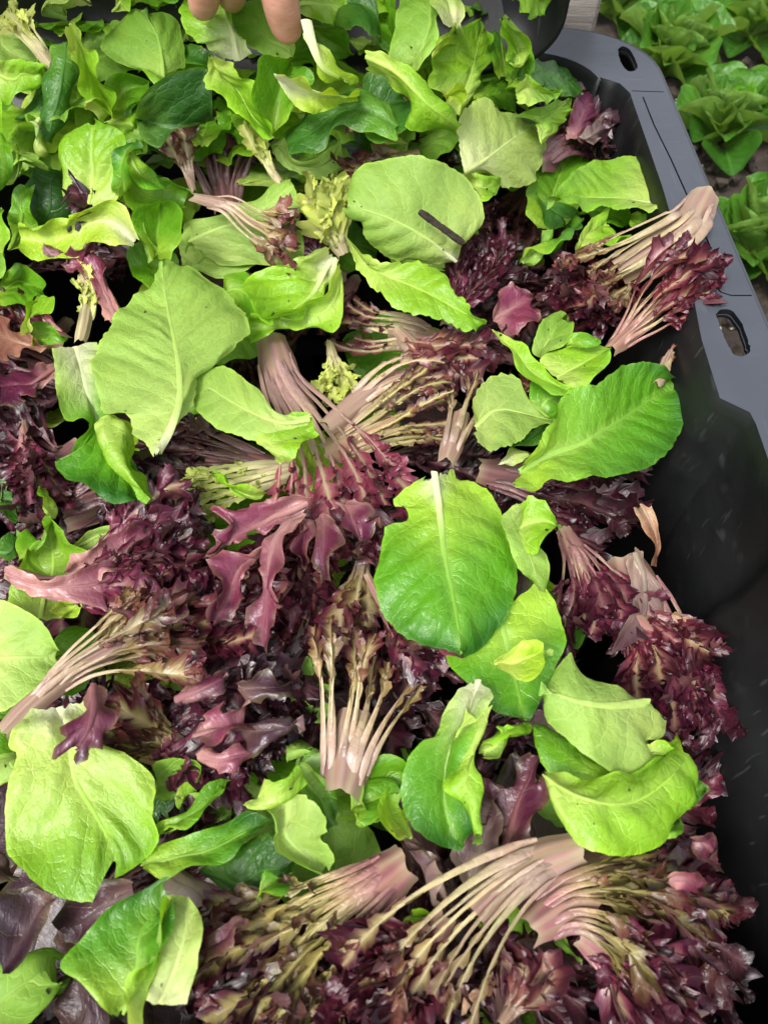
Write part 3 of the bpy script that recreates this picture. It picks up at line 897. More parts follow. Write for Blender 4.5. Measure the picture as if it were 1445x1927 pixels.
        # jagged leaflets crowding the outer part
        cnt = int(dens * (te - bs + .12) * Ltot / .0130)
        for i in range(cnt):
            x = bs - .10 + (te - bs + .10) * rg.random() ** .75
            z = (x - t0) / (te - t0) * (m - 1)
            if z < 1 or z > m - 1: z = m - 1.01
            zi = int(z)
            p, d, bb, nn = P[zi], A[zi], B[zi], N[zi]
            sg = rg.choice([-1, 1]); g = sm(bs - .15, bs + .35, x)
            dd = unit(d * rg.uniform(.7, 1.2) + bb * sg * rg.uniform(.1, .65) + nn * rg.uniform(-.2, .36))
            up = unit(np.cross(np.cross(dd, nn + bb * rg.uniform(-.8, .8)), dd))
            ln = 1.65 * ls * (.40 + .60 * g) * rg.uniform(.55, 1.4)
            kx = sm(bs, 1.0, x + rg.uniform(-.15, .15))
            v2 = var * rg.uniform(.75, 1.3)
            kz = .45 + .55 * kx; ca = c_in + (c_fr - c_in) * kz; cb = c_fr + (c_tip - c_fr) * kx
            if o.get('net', 0) and rg.random() < 1.1 * o['net'] * (1 - .8 * kx):
                ca, cb = c_rib, c_in
                ln *= .55
            p2_ = p + bb * sg * bw * .5 * g * rg.random() + nn * .001
            leaflet(acc, rg, p2_, dd, up, ln, ln * rg.uniform(.25, .48), rg.uniform(-.4, 1.3) * curlm, rg.uniform(-.5, .8), ca * v2, cb * v2)
        link('frond', acc.mesh('frond', M_RED if pal != 'frisee' else M_STEM, root_loc), root)

FSEED = [100]
def R(pal, h, label, pts, w0, w1, tile='Z', name='frilly_lettuce_leaf', cat='frilly lettuce leaf', **o):
    """frilled leaf along a spine of photo points, widths in photo pixels"""
    FSEED[0] += 17
    c = conv(tile, pts, h)
    k = 1.0 if tile == 'Z' else TS
    sp = px3(catmull(c, 16))
    mpp = np.mean([np.linalg.norm(px3(np.array([[q[0] + 5, q[1], q[2]]])) - px3(np.array([[q[0] - 5, q[1], q[2]]]))) / 10 for q in catmull(c, 5)])
    N0 = unit(np.array([0, 0, CAM_H]) - sp[len(sp) // 2]) * .7 + np.array([0, 0, .5]); N0 = unit(N0)
    root = new_root(name, sp[0], label, cat, o.get('group', G_RED if pal != 'frisee' else G_GREEN))
    frill_core(sp, N0, w0 * k * mpp, w1 * k * mpp, root, sp[0], pal, o, FSEED[0])
    return root
# ------------------------------------------------------------------ the leaves one can see, from the bottom of the pile up
# frilled red leaves (photo points along the spine, base first)
def build_red():
    # lower ones
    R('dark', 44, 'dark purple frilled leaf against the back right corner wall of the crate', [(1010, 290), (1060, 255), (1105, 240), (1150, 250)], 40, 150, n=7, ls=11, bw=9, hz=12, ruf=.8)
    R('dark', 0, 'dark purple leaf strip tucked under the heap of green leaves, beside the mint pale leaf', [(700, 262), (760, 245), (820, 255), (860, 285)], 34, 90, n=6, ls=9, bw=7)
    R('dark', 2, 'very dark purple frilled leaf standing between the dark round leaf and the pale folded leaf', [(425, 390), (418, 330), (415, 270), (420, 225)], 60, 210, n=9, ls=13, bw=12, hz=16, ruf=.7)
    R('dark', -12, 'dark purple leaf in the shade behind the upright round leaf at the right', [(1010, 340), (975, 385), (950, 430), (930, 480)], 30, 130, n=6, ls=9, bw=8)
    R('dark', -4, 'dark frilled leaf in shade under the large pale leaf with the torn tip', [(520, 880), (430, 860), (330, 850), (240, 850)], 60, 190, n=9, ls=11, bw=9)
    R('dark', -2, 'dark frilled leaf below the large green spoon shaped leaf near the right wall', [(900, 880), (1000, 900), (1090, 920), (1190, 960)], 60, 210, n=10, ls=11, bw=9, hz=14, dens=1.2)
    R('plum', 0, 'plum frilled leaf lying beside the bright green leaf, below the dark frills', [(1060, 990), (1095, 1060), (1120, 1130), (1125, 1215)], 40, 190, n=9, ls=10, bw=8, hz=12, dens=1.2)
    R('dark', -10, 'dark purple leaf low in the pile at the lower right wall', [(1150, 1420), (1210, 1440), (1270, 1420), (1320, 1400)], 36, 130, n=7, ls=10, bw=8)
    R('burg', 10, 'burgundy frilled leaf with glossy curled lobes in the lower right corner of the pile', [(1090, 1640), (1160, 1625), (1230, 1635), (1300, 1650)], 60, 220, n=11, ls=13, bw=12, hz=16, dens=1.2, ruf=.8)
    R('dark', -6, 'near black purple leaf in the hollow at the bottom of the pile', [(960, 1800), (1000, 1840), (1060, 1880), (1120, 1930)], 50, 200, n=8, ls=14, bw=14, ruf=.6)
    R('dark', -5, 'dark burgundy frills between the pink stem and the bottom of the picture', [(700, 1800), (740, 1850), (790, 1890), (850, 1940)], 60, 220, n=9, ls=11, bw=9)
    R('dark', -5, 'dark purple frilled leaf at the right, behind the cream ribbed fan', [(1170, 1760), (1225, 1790), (1265, 1830), (1300, 1890)], 50, 180, n=9, ls=11, bw=9, hz=14)
    R('brown', 2, 'dull pale brown stems lying under the bright green leaf in the middle', [(700, 1000), (745, 1130), (790, 1220), (820, 1290)], 30, 110, n=6, ls=6, bw=3, bs=.5)
    R('plum', 9, 'thin plum leaf with a pale stem, between the brown leaf and the arched pink stem', [(890, 1690), (898, 1620), (905, 1560), (915, 1510)], 26, 110, n=5, ls=9, bw=8, bs=.3)
    R('frisee', 8, 'dusty pale green frilled stems lying across under the plum fan', [(560, 875), (470, 900), (380, 930), (290, 965)], 50, 120, n=7, ls=6, bw=3, bs=.3, dens=.8)
    R('brown', 8, 'pale brown frilled stalks in the shade below the central plum fan', [(600, 1085), (590, 1140), (578, 1200), (562, 1260)], 26, 120, n=6, ls=7, bw=4, bs=.42, net=.5)
    R('cream', 12, 'pale leaf with plum tips hanging between the plum fan and the bright green leaf', [(690, 1020), (676, 1090), (660, 1160), (655, 1220)], 26, 90, n=5, ls=9, bw=8, bs=.35, dens=.8)
    R('brown', 4, 'dusty pale pink stems in the gap below the glossy ruffled leaf', [(830, 640), (760, 625), (690, 620), (630, 600)], 60, 110, n=6, ls=6, bw=4, bs=.5, dens=.5)
    R('frisee', 6, 'pale green frilled sprig down in the gap beside the pink stems', [(620, 640), (630, 690), (640, 740), (650, 780)], 20, 80, n=5, ls=7, bw=5, bs=.3)
    R('dark', 6, 'dark wine red leaf at the left edge above the pink frilled sprig', [(150, 720), (90, 690), (20, 665), (-50, 640)], 50, 290, n=9, ls=16, bw=16, ruf=.55, hz=14, dens=.7)
    R('burg', 16, 'rust red leaf at the left edge under the small curled lime leaf', [(120, 640), (70, 620), (10, 610), (-40, 600)], 40, 110, n=6, ls=13, bw=13, ruf=.4, bs=.2, dens=.6)
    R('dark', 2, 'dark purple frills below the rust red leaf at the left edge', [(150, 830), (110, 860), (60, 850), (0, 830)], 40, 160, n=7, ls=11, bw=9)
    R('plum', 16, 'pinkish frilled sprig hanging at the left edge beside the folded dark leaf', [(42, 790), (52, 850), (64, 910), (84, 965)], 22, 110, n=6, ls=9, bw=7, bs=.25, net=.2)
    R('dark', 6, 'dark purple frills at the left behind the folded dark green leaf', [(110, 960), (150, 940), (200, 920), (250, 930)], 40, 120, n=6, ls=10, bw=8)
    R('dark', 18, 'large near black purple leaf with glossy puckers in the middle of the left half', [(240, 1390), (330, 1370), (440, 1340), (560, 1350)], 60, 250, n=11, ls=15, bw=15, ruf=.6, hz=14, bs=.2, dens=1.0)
    R('burg', 22, 'small crimson ruffled frills between the two long stalks at the left', [(300, 1250), (360, 1220), (430, 1190), (500, 1170)], 30, 130, n=7, ls=8, bw=7, bs=.2, dens=1.3)
    R('olive', 24, 'olive and pink curled frills left of the near black purple leaf', [(330, 1400), (290, 1385), (250, 1370), (215, 1360)], 50, 150, n=8, ls=7, bw=6, bs=.15, dens=1.5, net=.25, hz=12)
    R('plum', 24, 'magenta frilled leaf edge under the near black purple leaf, above the pointed green leaf', [(260, 1420), (330, 1430), (400, 1440), (470, 1450)], 30, 90, n=5, ls=11, bw=10, ruf=.5, bs=.15)
    # centre
    R('burg', 20, 'deep burgundy frills behind the magenta lobes in the middle', [(610, 950), (565, 1030), (525, 1100), (480, 1180)], 40, 210, n=9, ls=9, bw=8, bs=.15, dens=1.2)
    R('dark', 14, 'dark plum frills in the hollow left of the cream stem cluster', [(600, 1180), (570, 1230), (555, 1290), (560, 1350)], 30, 130, n=6, ls=9, bw=8, bs=.15)
    R('plum', 24, 'plum leaf with a wide pale rib lying above the long pink curled leaf', [(160, 1055), (220, 1020), (290, 985), (380, 950)], 34, 130, n=6, ls=11, bw=11, ruf=.6, bs=.25, ribmax=2.2)
    R('plum', 30, 'long pink leaf with a curled thin base at the left edge and dark purple frills', [(12, 1072), (70, 1098), (170, 1105), (280, 1110), (400, 1125)], 40, 200, n=9, ls=13, bw=12, bs=.42, hz=12, ts=.62, dens=1.2, ribmax=4, curl=1.2)
    R('cream', 38, 'long cream pink stalk reaching the left edge, burgundy frills at its end', [(2, 1380), (60, 1320), (140, 1255), (240, 1205), (370, 1160)], 46, 210, n=8, ls=9, bw=8, bs=.62, ts=.66, hz=10, dens=1.4, ribmax=4.5, fan=1.7)
    R('olive', 32, 'thin forked greenish stalk beside the long cream pink stalk', [(130, 1290), (170, 1250), (220, 1190), (280, 1140)], 16, 90, n=5, ls=7, bw=5, bs=.45, ts=.45)
    R('pink', 26, 'bundle of long pink stems in the centre fanning into plum lobes', [(505, 622), (535, 720), (585, 800), (625, 890), (650, 1000), (650, 1070)], 84, 330, n=11, ls=16, bw=15, bs=.60, ts=.34, hz=12, ruf=.55, ribmax=5.5, wander=.07, dens=.9, fan=1.5)
    R('olive', 28, 'fan of pale cream pink stems with yellow green frills right of the pink bundle', [(610, 850), (690, 815), (780, 775), (890, 740)], 60, 210, n=9, ls=5, bw=3, bs=.35, ts=.42, hz=10, ribmax=3.6, dens=.8, net=.8, fan=1.0)
    R('cream', 32, 'broad pink stem curving up to the right above the fan of cream stems', [(615, 800), (690, 740), (760, 705), (850, 705)], 46, 80, n=4, ls=5, bw=3.5, bs=.5, ts=.75, net=.8, ribmax=3, dens=.7)
    R('cream', 34, 'pale pink fork of stems under the small pale leaf with the curled edge', [(840, 866), (855, 820), (870, 770), (880, 700)], 40, 110, n=5, ls=5, bw=3, bs=.5, ts=.5, net=.6, dens=.6)
    R('brown', 30, 'dull pink leaf folded under the lime torn sheet, its margin pale and notched', [(745, 615), (790, 655), (860, 668), (930, 680)], 30, 90, n=5, ls=9, bw=10, bs=.2, ruf=.4, net=.4, dens=.5)
    R('plum', 30, 'spiky pinkish frills beside the bark chip on the large round pale leaf', [(840, 610), (865, 560), (890, 510), (915, 450)], 30, 120, n=8, ls=10, bw=6, bs=.2, net=.3, dens=1.3)
    R('burg', 34, 'crimson rosette of small spiky frills at the stub of the bark chip', [(900, 540), (910, 510), (915, 480), (920, 450)], 20, 90, n=6, ls=8, bw=5, bs=.1, dens=1.5)
    R('cream', 22, 'upright pale frilled sprig with pink tips below the large dark round leaf', [(365, 360), (350, 315), (338, 280), (325, 235)], 14, 62, n=5, ls=9, bw=6, bs=.35, dens=.7)
    R('frisee', 30, 'pale olive frilled stalk leaning left, behind the folded pale leaf', [(530, 345), (505, 310), (485, 275), (465, 240)], 16, 40, n=3, ls=6, bw=5, bs=.3)
    R('cream', 44, 'pink leaf with a narrow stem and plum tips lying on the folded pale leaf', [(362, 368), (430, 385), (480, 420), (565, 452)], 22, 100, n=6, ls=11, bw=9, bs=.6, ts=.6, dens=1.0)
    R('frisee', 34, 'pale yellow frilled leaf between the folded pale leaf and the large round pale leaf', [(650, 480), (625, 430), (610, 390), (600, 340)], 34, 90, n=6, ls=9, bw=8, bs=.15, ruf=.9)
    R('olive', 26, 'olive frilled edge at the left of the large round pale leaf', [(790, 285), (730, 300), (680, 330), (625, 350)], 20, 70, n=5, ls=8, bw=6, bs=.2, net=.6)
    R('frisee', 44, 'cream stalk with yellow frills lying on the plum oak shaped leaf', [(150, 640), (160, 590), (165, 540), (140, 492)], 26, 30, n=3, ls=5, bw=3, bs=.2, ts=.8, dens=.5)
    R('frisee', 34, 'pale pink stalk with a forked tip in the top left corner of the picture', [(98, 122), (75, 90), (40, 50), (5, 5)], 26, 60, n=4, ls=8, bw=5, bs=.45, ts=.6, dens=.6)
    # right side
    R('plum', 8, 'purple leaf with a broad mauve stem and crimson frills hanging along the crate wall', [(1175, 1040), (1215, 1130), (1245, 1230), (1285, 1380)], 70, 160, n=9, ls=12, bw=9, bs=.5, ts=.45, hz=12, dens=1.5, ribmax=4)
    R('burg', 14, 'crimson frilled head nestled beside the crate wall, above the lower pale cupped leaf', [(1190, 1160), (1225, 1190), (1255, 1230), (1290, 1290)], 60, 160, n=9, ls=10, bw=8, bs=.2, hz=14, dens=1.6)
    R('burg', 24, 'burgundy frills between the lime spoon leaf and the long pink leaf on the rim', [(1230, 500), (1170, 530), (1110, 560), (1050, 590)], 50, 150, n=9, ls=10, bw=7, bs=.15, dens=1.4, hz=12)
    R('cream', 46, 'long pink leaf resting on the crate rim, its cut base up, olive frills below', [(1335, 350, 42), (1290, 420, 38), (1220, 470, 20), (1150, 515, 4), (1080, 560)], 74, 190, n=7, ls=9, bw=6, bs=.66, ts=.62, hz=7, ribmax=7, dens=1.1, net=.35, fan=1.5)
    R('burg', 44, 'burgundy leaf with a pale stem, its spiky tips over the crate rim', [(1150, 655), (1205, 605, 8), (1265, 550, 24), (1345, 505, 38)], 34, 170, n=8, ls=13, bw=9, bs=.55, ts=.55, hz=9, dens=1.3, ribmax=3.5)
    R('cream', 55, 'small cream leaf stub by the crate wall above the spoon shaped leaf', [(1235, 720), (1248, 695), (1258, 670), (1270, 650)], 22, 16, n=2, ls=4, bw=2, ts=.8, dens=.2)
    # bottom
    R('cream', 30, 'cluster of cream pink stems pointing down, their frills spread upwards', [(640, 1490), (655, 1410), (675, 1320), (700, 1200)], 92, 250, n=9, ls=7, bw=4, bs=.62, ts=.45, hz=12, ribmax=5.5, net=.6, dens=1.1, wander=.08)
    R('plum', 34, 'plum tipped sprig lying over the cream stems, under the bright green leaf', [(690, 1080), (730, 1150), (780, 1210), (825, 1270)], 18, 80, n=5, ls=11, bw=9, bs=.5, ts=.6, dens=.8)
    R('netted', 32, 'leaf with a broad mauve base and yellow green netting above burgundy frills', [(765, 1620), (690, 1680), (600, 1750), (480, 1850), (400, 1920)], 105, 370, n=13, ls=10, bw=6, bs=.48, ts=.26, hz=12, net=.25, dens=1.25, ribmax=3.2)
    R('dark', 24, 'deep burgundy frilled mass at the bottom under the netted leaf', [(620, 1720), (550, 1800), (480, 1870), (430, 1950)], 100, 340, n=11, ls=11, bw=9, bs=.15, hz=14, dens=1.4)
    R('cream', 44, 'arched pink and cream stem crossing the bottom, split into long strands', [(1095, 1592), (1010, 1625), (920, 1690), (830, 1790), (740, 1935)], 84, 260, n=8, ls=8, bw=4, bs=.66, ts=.46, hz=7, ribmax=8, dens=.9, net=.3, wander=.05)
    R('burg', 36, 'wine red frilled leaf under the strands of the arched pink stem', [(840, 1720), (790, 1790), (730, 1850), (660, 1920)], 60, 220, n=9, ls=11, bw=9, bs=.2, dens=1.2)
    R('netted', 42, 'cream ribbed leaf with a pink cut base fanning to the right wall at the bottom', [(998, 1748), (1080, 1700), (1170, 1712), (1250, 1765), (1315, 1840)], 62, 290, n=10, ls=9, bw=6, bs=.40, ts=.34, hz=12, ribmax=4, net=.30, dens=1.1, fan=1.1)
    R('plum', 36, 'purple frills spreading to the wall below the cream ribbed leaf', [(1090, 1760), (1160, 1810), (1210, 1860), (1250, 1920)], 40, 180, n=8, ls=11, bw=9, bs=.25, dens=1.1)
    R('brown', 26, 'pale brown sprig at the bottom between the arched stem and the dark hollow', [(940, 1930), (970, 1890), (1000, 1850), (1010, 1800)], 22, 90, n=5, ls=8, bw=6, bs=.3, net=.4)
build_red()

def build_lobed():
    # broad jagged red leaves, traced lobe by lobe
    Z = dict(name='frilly_lettuce_leaf', cat='frilly lettuce leaf', teeth=1.0, blis=1.5, und=3.2, wav=2.6, lam=.018, rib=3.2, rise=.8, tear=1.5, b0=.35, ribw=3.4)
    L('Z', 'magenta', 46, 'broad magenta leaf with a pink margin stretching left from the centre', [(583, 940), (548, 938), (500, 946), (450, 956), (402, 952), (394, 964), (424, 984), (392, 1006), (400, 1018), (362, 1034), (343, 1056)], [(580, 948), (520, 972), (450, 1006), (346, 1060)], [(578, 958), (556, 984), (520, 986), (500, 1004), (470, 1000), (452, 1024), (430, 1020), (404, 1050), (380, 1046), (362, 1076)], **Z)
    L('E', 'magenta', 50, 'magenta lobe with a wrinkled face curving down left of the long pink rib', [(985, 128), (900, 140), (800, 168), (755, 190), (830, 236), (818, 300), (786, 350), (800, 412)], [(980, 140), (900, 210), (850, 320), (800, 415)], [(990, 150), (935, 220), (900, 290), (912, 340), (872, 385), (806, 424)], **Z)
    L('E', 'magenta', 52, 'plum lobed leaf with a long curved pink rib hanging in the middle of the picture', [(1120, 10), (1075, 40), (1010, 110), (968, 170), (985, 250), (962, 320), (905, 415), (940, 440), (952, 500)], [(1130, 15), (1045, 90), (1010, 180), (1005, 270), (985, 360), (966, 505)], [(1140, 20), (1070, 120), (1048, 240), (1012, 310), (1066, 370), (1018, 384), (1004, 440), (1022, 470), (975, 510)], **dict(Z, rib=5.0, ribw=6))
    L('E', 'wine', 46, 'glossy plum tongue curling down right of the long curved pink rib', [(1190, 20), (1178, 70), (1192, 130), (1162, 195), (1218, 262)], [(1200, 15), (1215, 110), (1222, 262)], [(1225, 15), (1262, 60), (1282, 120), (1252, 190), (1226, 262)], **dict(Z, blis=2))
    L('E', 'wine', 40, 'dark curled plum lobe beside the glossy plum tongue', [(1110, 40), (1082, 110), (1072, 170), (1118, 212)], [(1130, 40), (1120, 120), (1122, 212)], [(1165, 45), (1190, 100), (1160, 140), (1168, 190), (1126, 214)], **Z)
    L('E', 'wine', 42, 'plum lobes at the right end of the central fan, by the bright oval leaf', [(1250, -30), (1290, 20), (1262, 70), (1320, 110), (1306, 160), (1352, 140)], [(1280, -30), (1330, 60), (1358, 150)], [(1320, -40), (1392, -10), (1380, 40), (1432, 30), (1400, 110), (1362, 152)], **Z)
    L('E', 'magenta', 44, 'bright pink jagged leaf on the near black purple leaf', [(728, 835), (778, 772), (776, 722), (812, 756), (862, 742), (920, 756)], [(732, 838), (800, 790), (920, 758)], [(742, 842), (772, 844), (800, 828), (846, 806), (880, 790), (920, 762)], **Z)
    L('E', 'purple', 38, 'puckered near black leaf end by the dark shiny leaf and the cream stems', [(880, 800), (950, 792), (1000, 760), (1050, 776), (1086, 762), (1140, 786)], [(884, 812), (980, 816), (1138, 790)], [(892, 826), (930, 880), (950, 924), (990, 872), (1040, 860), (1088, 830), (1136, 796)], **dict(Z, blis=2.4))
    L('E', 'purple', 40, 'near black jagged lobe pointing right above the bright pink jagged leaf', [(890, 640), (940, 610), (990, 600), (1040, 626), (1082, 640)], [(890, 660), (980, 660), (1086, 650)], [(900, 690), (950, 720), (990, 700), (1040, 712), (1086, 700), (1090, 660)], **dict(Z, blis=2.2))
    L('E', 'wine', 40, 'dark plum lobe above the olive and pink curled frills', [(660, 690), (720, 640), (780, 610), (850, 600)], [(664, 700), (760, 660), (852, 608)], [(672, 716), (740, 720), (790, 690), (830, 690), (856, 616)], **Z)
    L('E', 'magenta', 36, 'pink lobed leaf edge hanging above the pointed green leaf', [(730, 905), (790, 890), (830, 912), (880, 880), (940, 896)], [(732, 918), (830, 930), (936, 902)], [(738, 932), (780, 962), (830, 950), (872, 990), (900, 950), (936, 912)], **Z)
    L('E', 'magenta', 44, 'long mauve leaf base with a curled tip at the left border', [(20, 208), (70, 208), (150, 256), (250, 248), (330, 208), (430, 170), (480, 190), (560, 134)], [(30, 240), (130, 282), (280, 286), (420, 240), (560, 150)], [(18, 232), (110, 304), (250, 342), (330, 352), (405, 378), (420, 330), (500, 300), (560, 180)], **dict(Z, wav=1.4, teeth=.6, b0=.8, rib=2.5))
    L('E', 'wine', 46, 'dark wine lobes at the end of the long mauve leaf base', [(420, 330), (470, 290), (520, 230), (580, 260), (600, 300), (690, 296)], [(420, 350), (520, 330), (700, 310)], [(420, 380), (480, 384), (520, 420), (580, 390), (640, 410), (720, 390), (712, 320)], **dict(Z, blis=2.4))
    L('E', 'wine', 60, 'small dark plum leaf with toothed sides on the blistered green leaf', [(345, 650), (330, 720), (300, 790), (250, 838), (262, 868), (204, 886), (200, 934), (286, 870)], [(352, 650), (352, 740), (330, 820), (282, 900)], [(362, 652), (392, 690), (380, 760), (432, 788), (396, 830), (384, 890), (330, 880), (300, 940), (284, 905)], **Z)
    L('H', 'wine', 28, 'plum leaf with pinched lobes standing right of the twisted leaf', [(428, 350), (450, 270), (444, 190), (398, 120), (388, 50), (462, 100), (500, 60), (520, -20), (560, -40)], [(445, 350), (478, 230), (520, 110), (572, -40)], [(480, 350), (520, 270), (552, 200), (600, 160), (622, 90), (578, 84), (584, 20), (586, -40)], **dict(Z, rib=4))
    L('H', 'mauve', 26, 'mauve sheath leaf left of the plum leaf with pinched lobes', [(310, 460), (270, 330), (330, 300), (360, 200), (400, 100)], [(340, 470), (370, 330), (404, 105)], [(380, 450), (440, 360), (436, 260), (420, 170), (412, 105)], **Z)
    L('H', 'mauve', 28, 'pale brown leaf with a cut stem below the twisted leaf', [(212, 555), (170, 440), (100, 330), (50, 280), (40, 230)], [(232, 558), (210, 430), (150, 320), (70, 230)], [(262, 545), (262, 420), (250, 320), (190, 300), (110, 250), (80, 232)], **dict(Z, b0=.7))
    L('D', 'magenta', 34, 'broad dusty plum leaf right of the lime torn sheet', [(420, 235), (432, 160), (480, 108), (520, 120), (560, 132), (606, 140)], [(424, 240), (500, 190), (600, 148)], [(440, 262), (480, 280), (540, 250), (590, 240), (566, 190), (604, 156)], **Z)
    L('H', 'magenta', 64, 'crimson glossy lobe in the lower right corner, under the lime leaf tip', [(1075, 420), (1110, 396), (1170, 400), (1226, 460)], [(1080, 435), (1150, 440), (1224, 475)], [(1085, 460), (1125, 500), (1180, 500), (1222, 505), (1226, 480)], **Z)
    L('H', 'wine', 42, 'dark red folded lobe against the wall in the lower right corner', [(1150, 270), (1180, 235), (1236, 250), (1262, 300), (1272, 350)], [(1155, 280), (1210, 300), (1262, 360)], [(1160, 300), (1180, 350), (1220, 372), (1256, 372)], **Z)
    L('B', 'wine', 58, 'plum lobes standing in the back right corner of the crate', [(690, 510), (700, 450), (728, 370), (760, 352), (796, 366)], [(730, 520), (752, 440), (794, 368)], [(780, 530), (788, 470), (812, 430), (800, 400), (798, 368)], **dict(Z, rib=1.5))
    L('B', 'mauve', 60, 'jagged mauve leaf tip in front of the plum lobes in the back corner', [(740, 510), (770, 470), (800, 450), (842, 420)], [(760, 520), (800, 490), (843, 422)], [(800, 540), (832, 500), (836, 460), (844, 424)], **dict(Z, rib=1.2))
    L('F', 'mauve', 22, 'broad mauve strap with a rolled edge by the crate wall', [(915, 190), (945, 270), (946, 360), (905, 450), (880, 530)], [(945, 150), (1000, 240), (1020, 340), (1000, 470)], [(975, 140), (1040, 230), (1086, 310), (1092, 380), (1140, 430), (1060, 480)], **dict(Z, blis=.6, wav=1, b0=.9, teeth=.3))
    L('F', 'rust', 24, 'brownish mauve margin hanging down to the crimson frills by the wall', [(1090, 380), (1150, 425), (1200, 465), (1240, 520)], [(1085, 400), (1140, 460), (1230, 530)], [(1080, 430), (1130, 500), (1210, 560)], **dict(Z, rib=0))
    L('F', 'rust', 30, 'narrow twisted mauve strip hanging by the crate wall', [(945, -10), (985, 60), (1012, 130), (1004, 206)], [(975, -14), (1015, 60), (1030, 130), (1020, 212)], [(1010, -20), (1042, 80), (1046, 150), (1032, 210)], **dict(Z, blis=.6, wav=1.0, teeth=.3, rib=1.5))
    L('A', 'magenta', 44, 'plum oak shaped leaf with pointed lobes at the left, over the lime leaf', [(420, 1200), (360, 1110), (330, 1040), (250, 1010), (230, 960), (158, 915)], [(440, 1200), (400, 1100), (330, 1000), (160, 918)], [(470, 1180), (420, 1090), (390, 1030), (376, 960), (330, 930), (350, 880), (300, 920), (270, 905), (240, 940), (165, 920)], **Z)
    L('E', 'magenta', 34, 'mauve leaf sheath with a pale rib above the long mauve leaf base', [(240, 240), (310, 180), (390, 110), (480, 60), (560, 10)], [(250, 246), (350, 190), (460, 130), (600, 60)], [(300, 250), (400, 220), (470, 190), (560, 150), (612, 110)], **dict(Z, b0=.9))
    L('C', 'wine', 30, 'dark wine lobe at the left border above the folded dark green leaf', [(200, 400), (130, 390), (60, 420), (-20, 400)], [(205, 420), (100, 450), (-20, 460)], [(205, 450), (150, 470), (130, 520), (60, 500), (40, 550), (-20, 540)], **dict(Z, blis=2))
    L('C', 'rust', 26, 'rust red lobe at the left border under the small curled lime leaf', [(200, 330), (150, 300), (60, 270), (-20, 190)], [(200, 345), (90, 330), (-20, 290)], [(200, 362), (100, 370), (-20, 380)], **Z)
    L('G', 'wine', 46, 'wine red lobe on the left side of the netted leaf', [(900, 570), (850, 620), (800, 650), (760, 700)], [(910, 590), (850, 670), (770, 720)], [(920, 610), (880, 680), (840, 700), (800, 760)], **Z)
build_lobed()

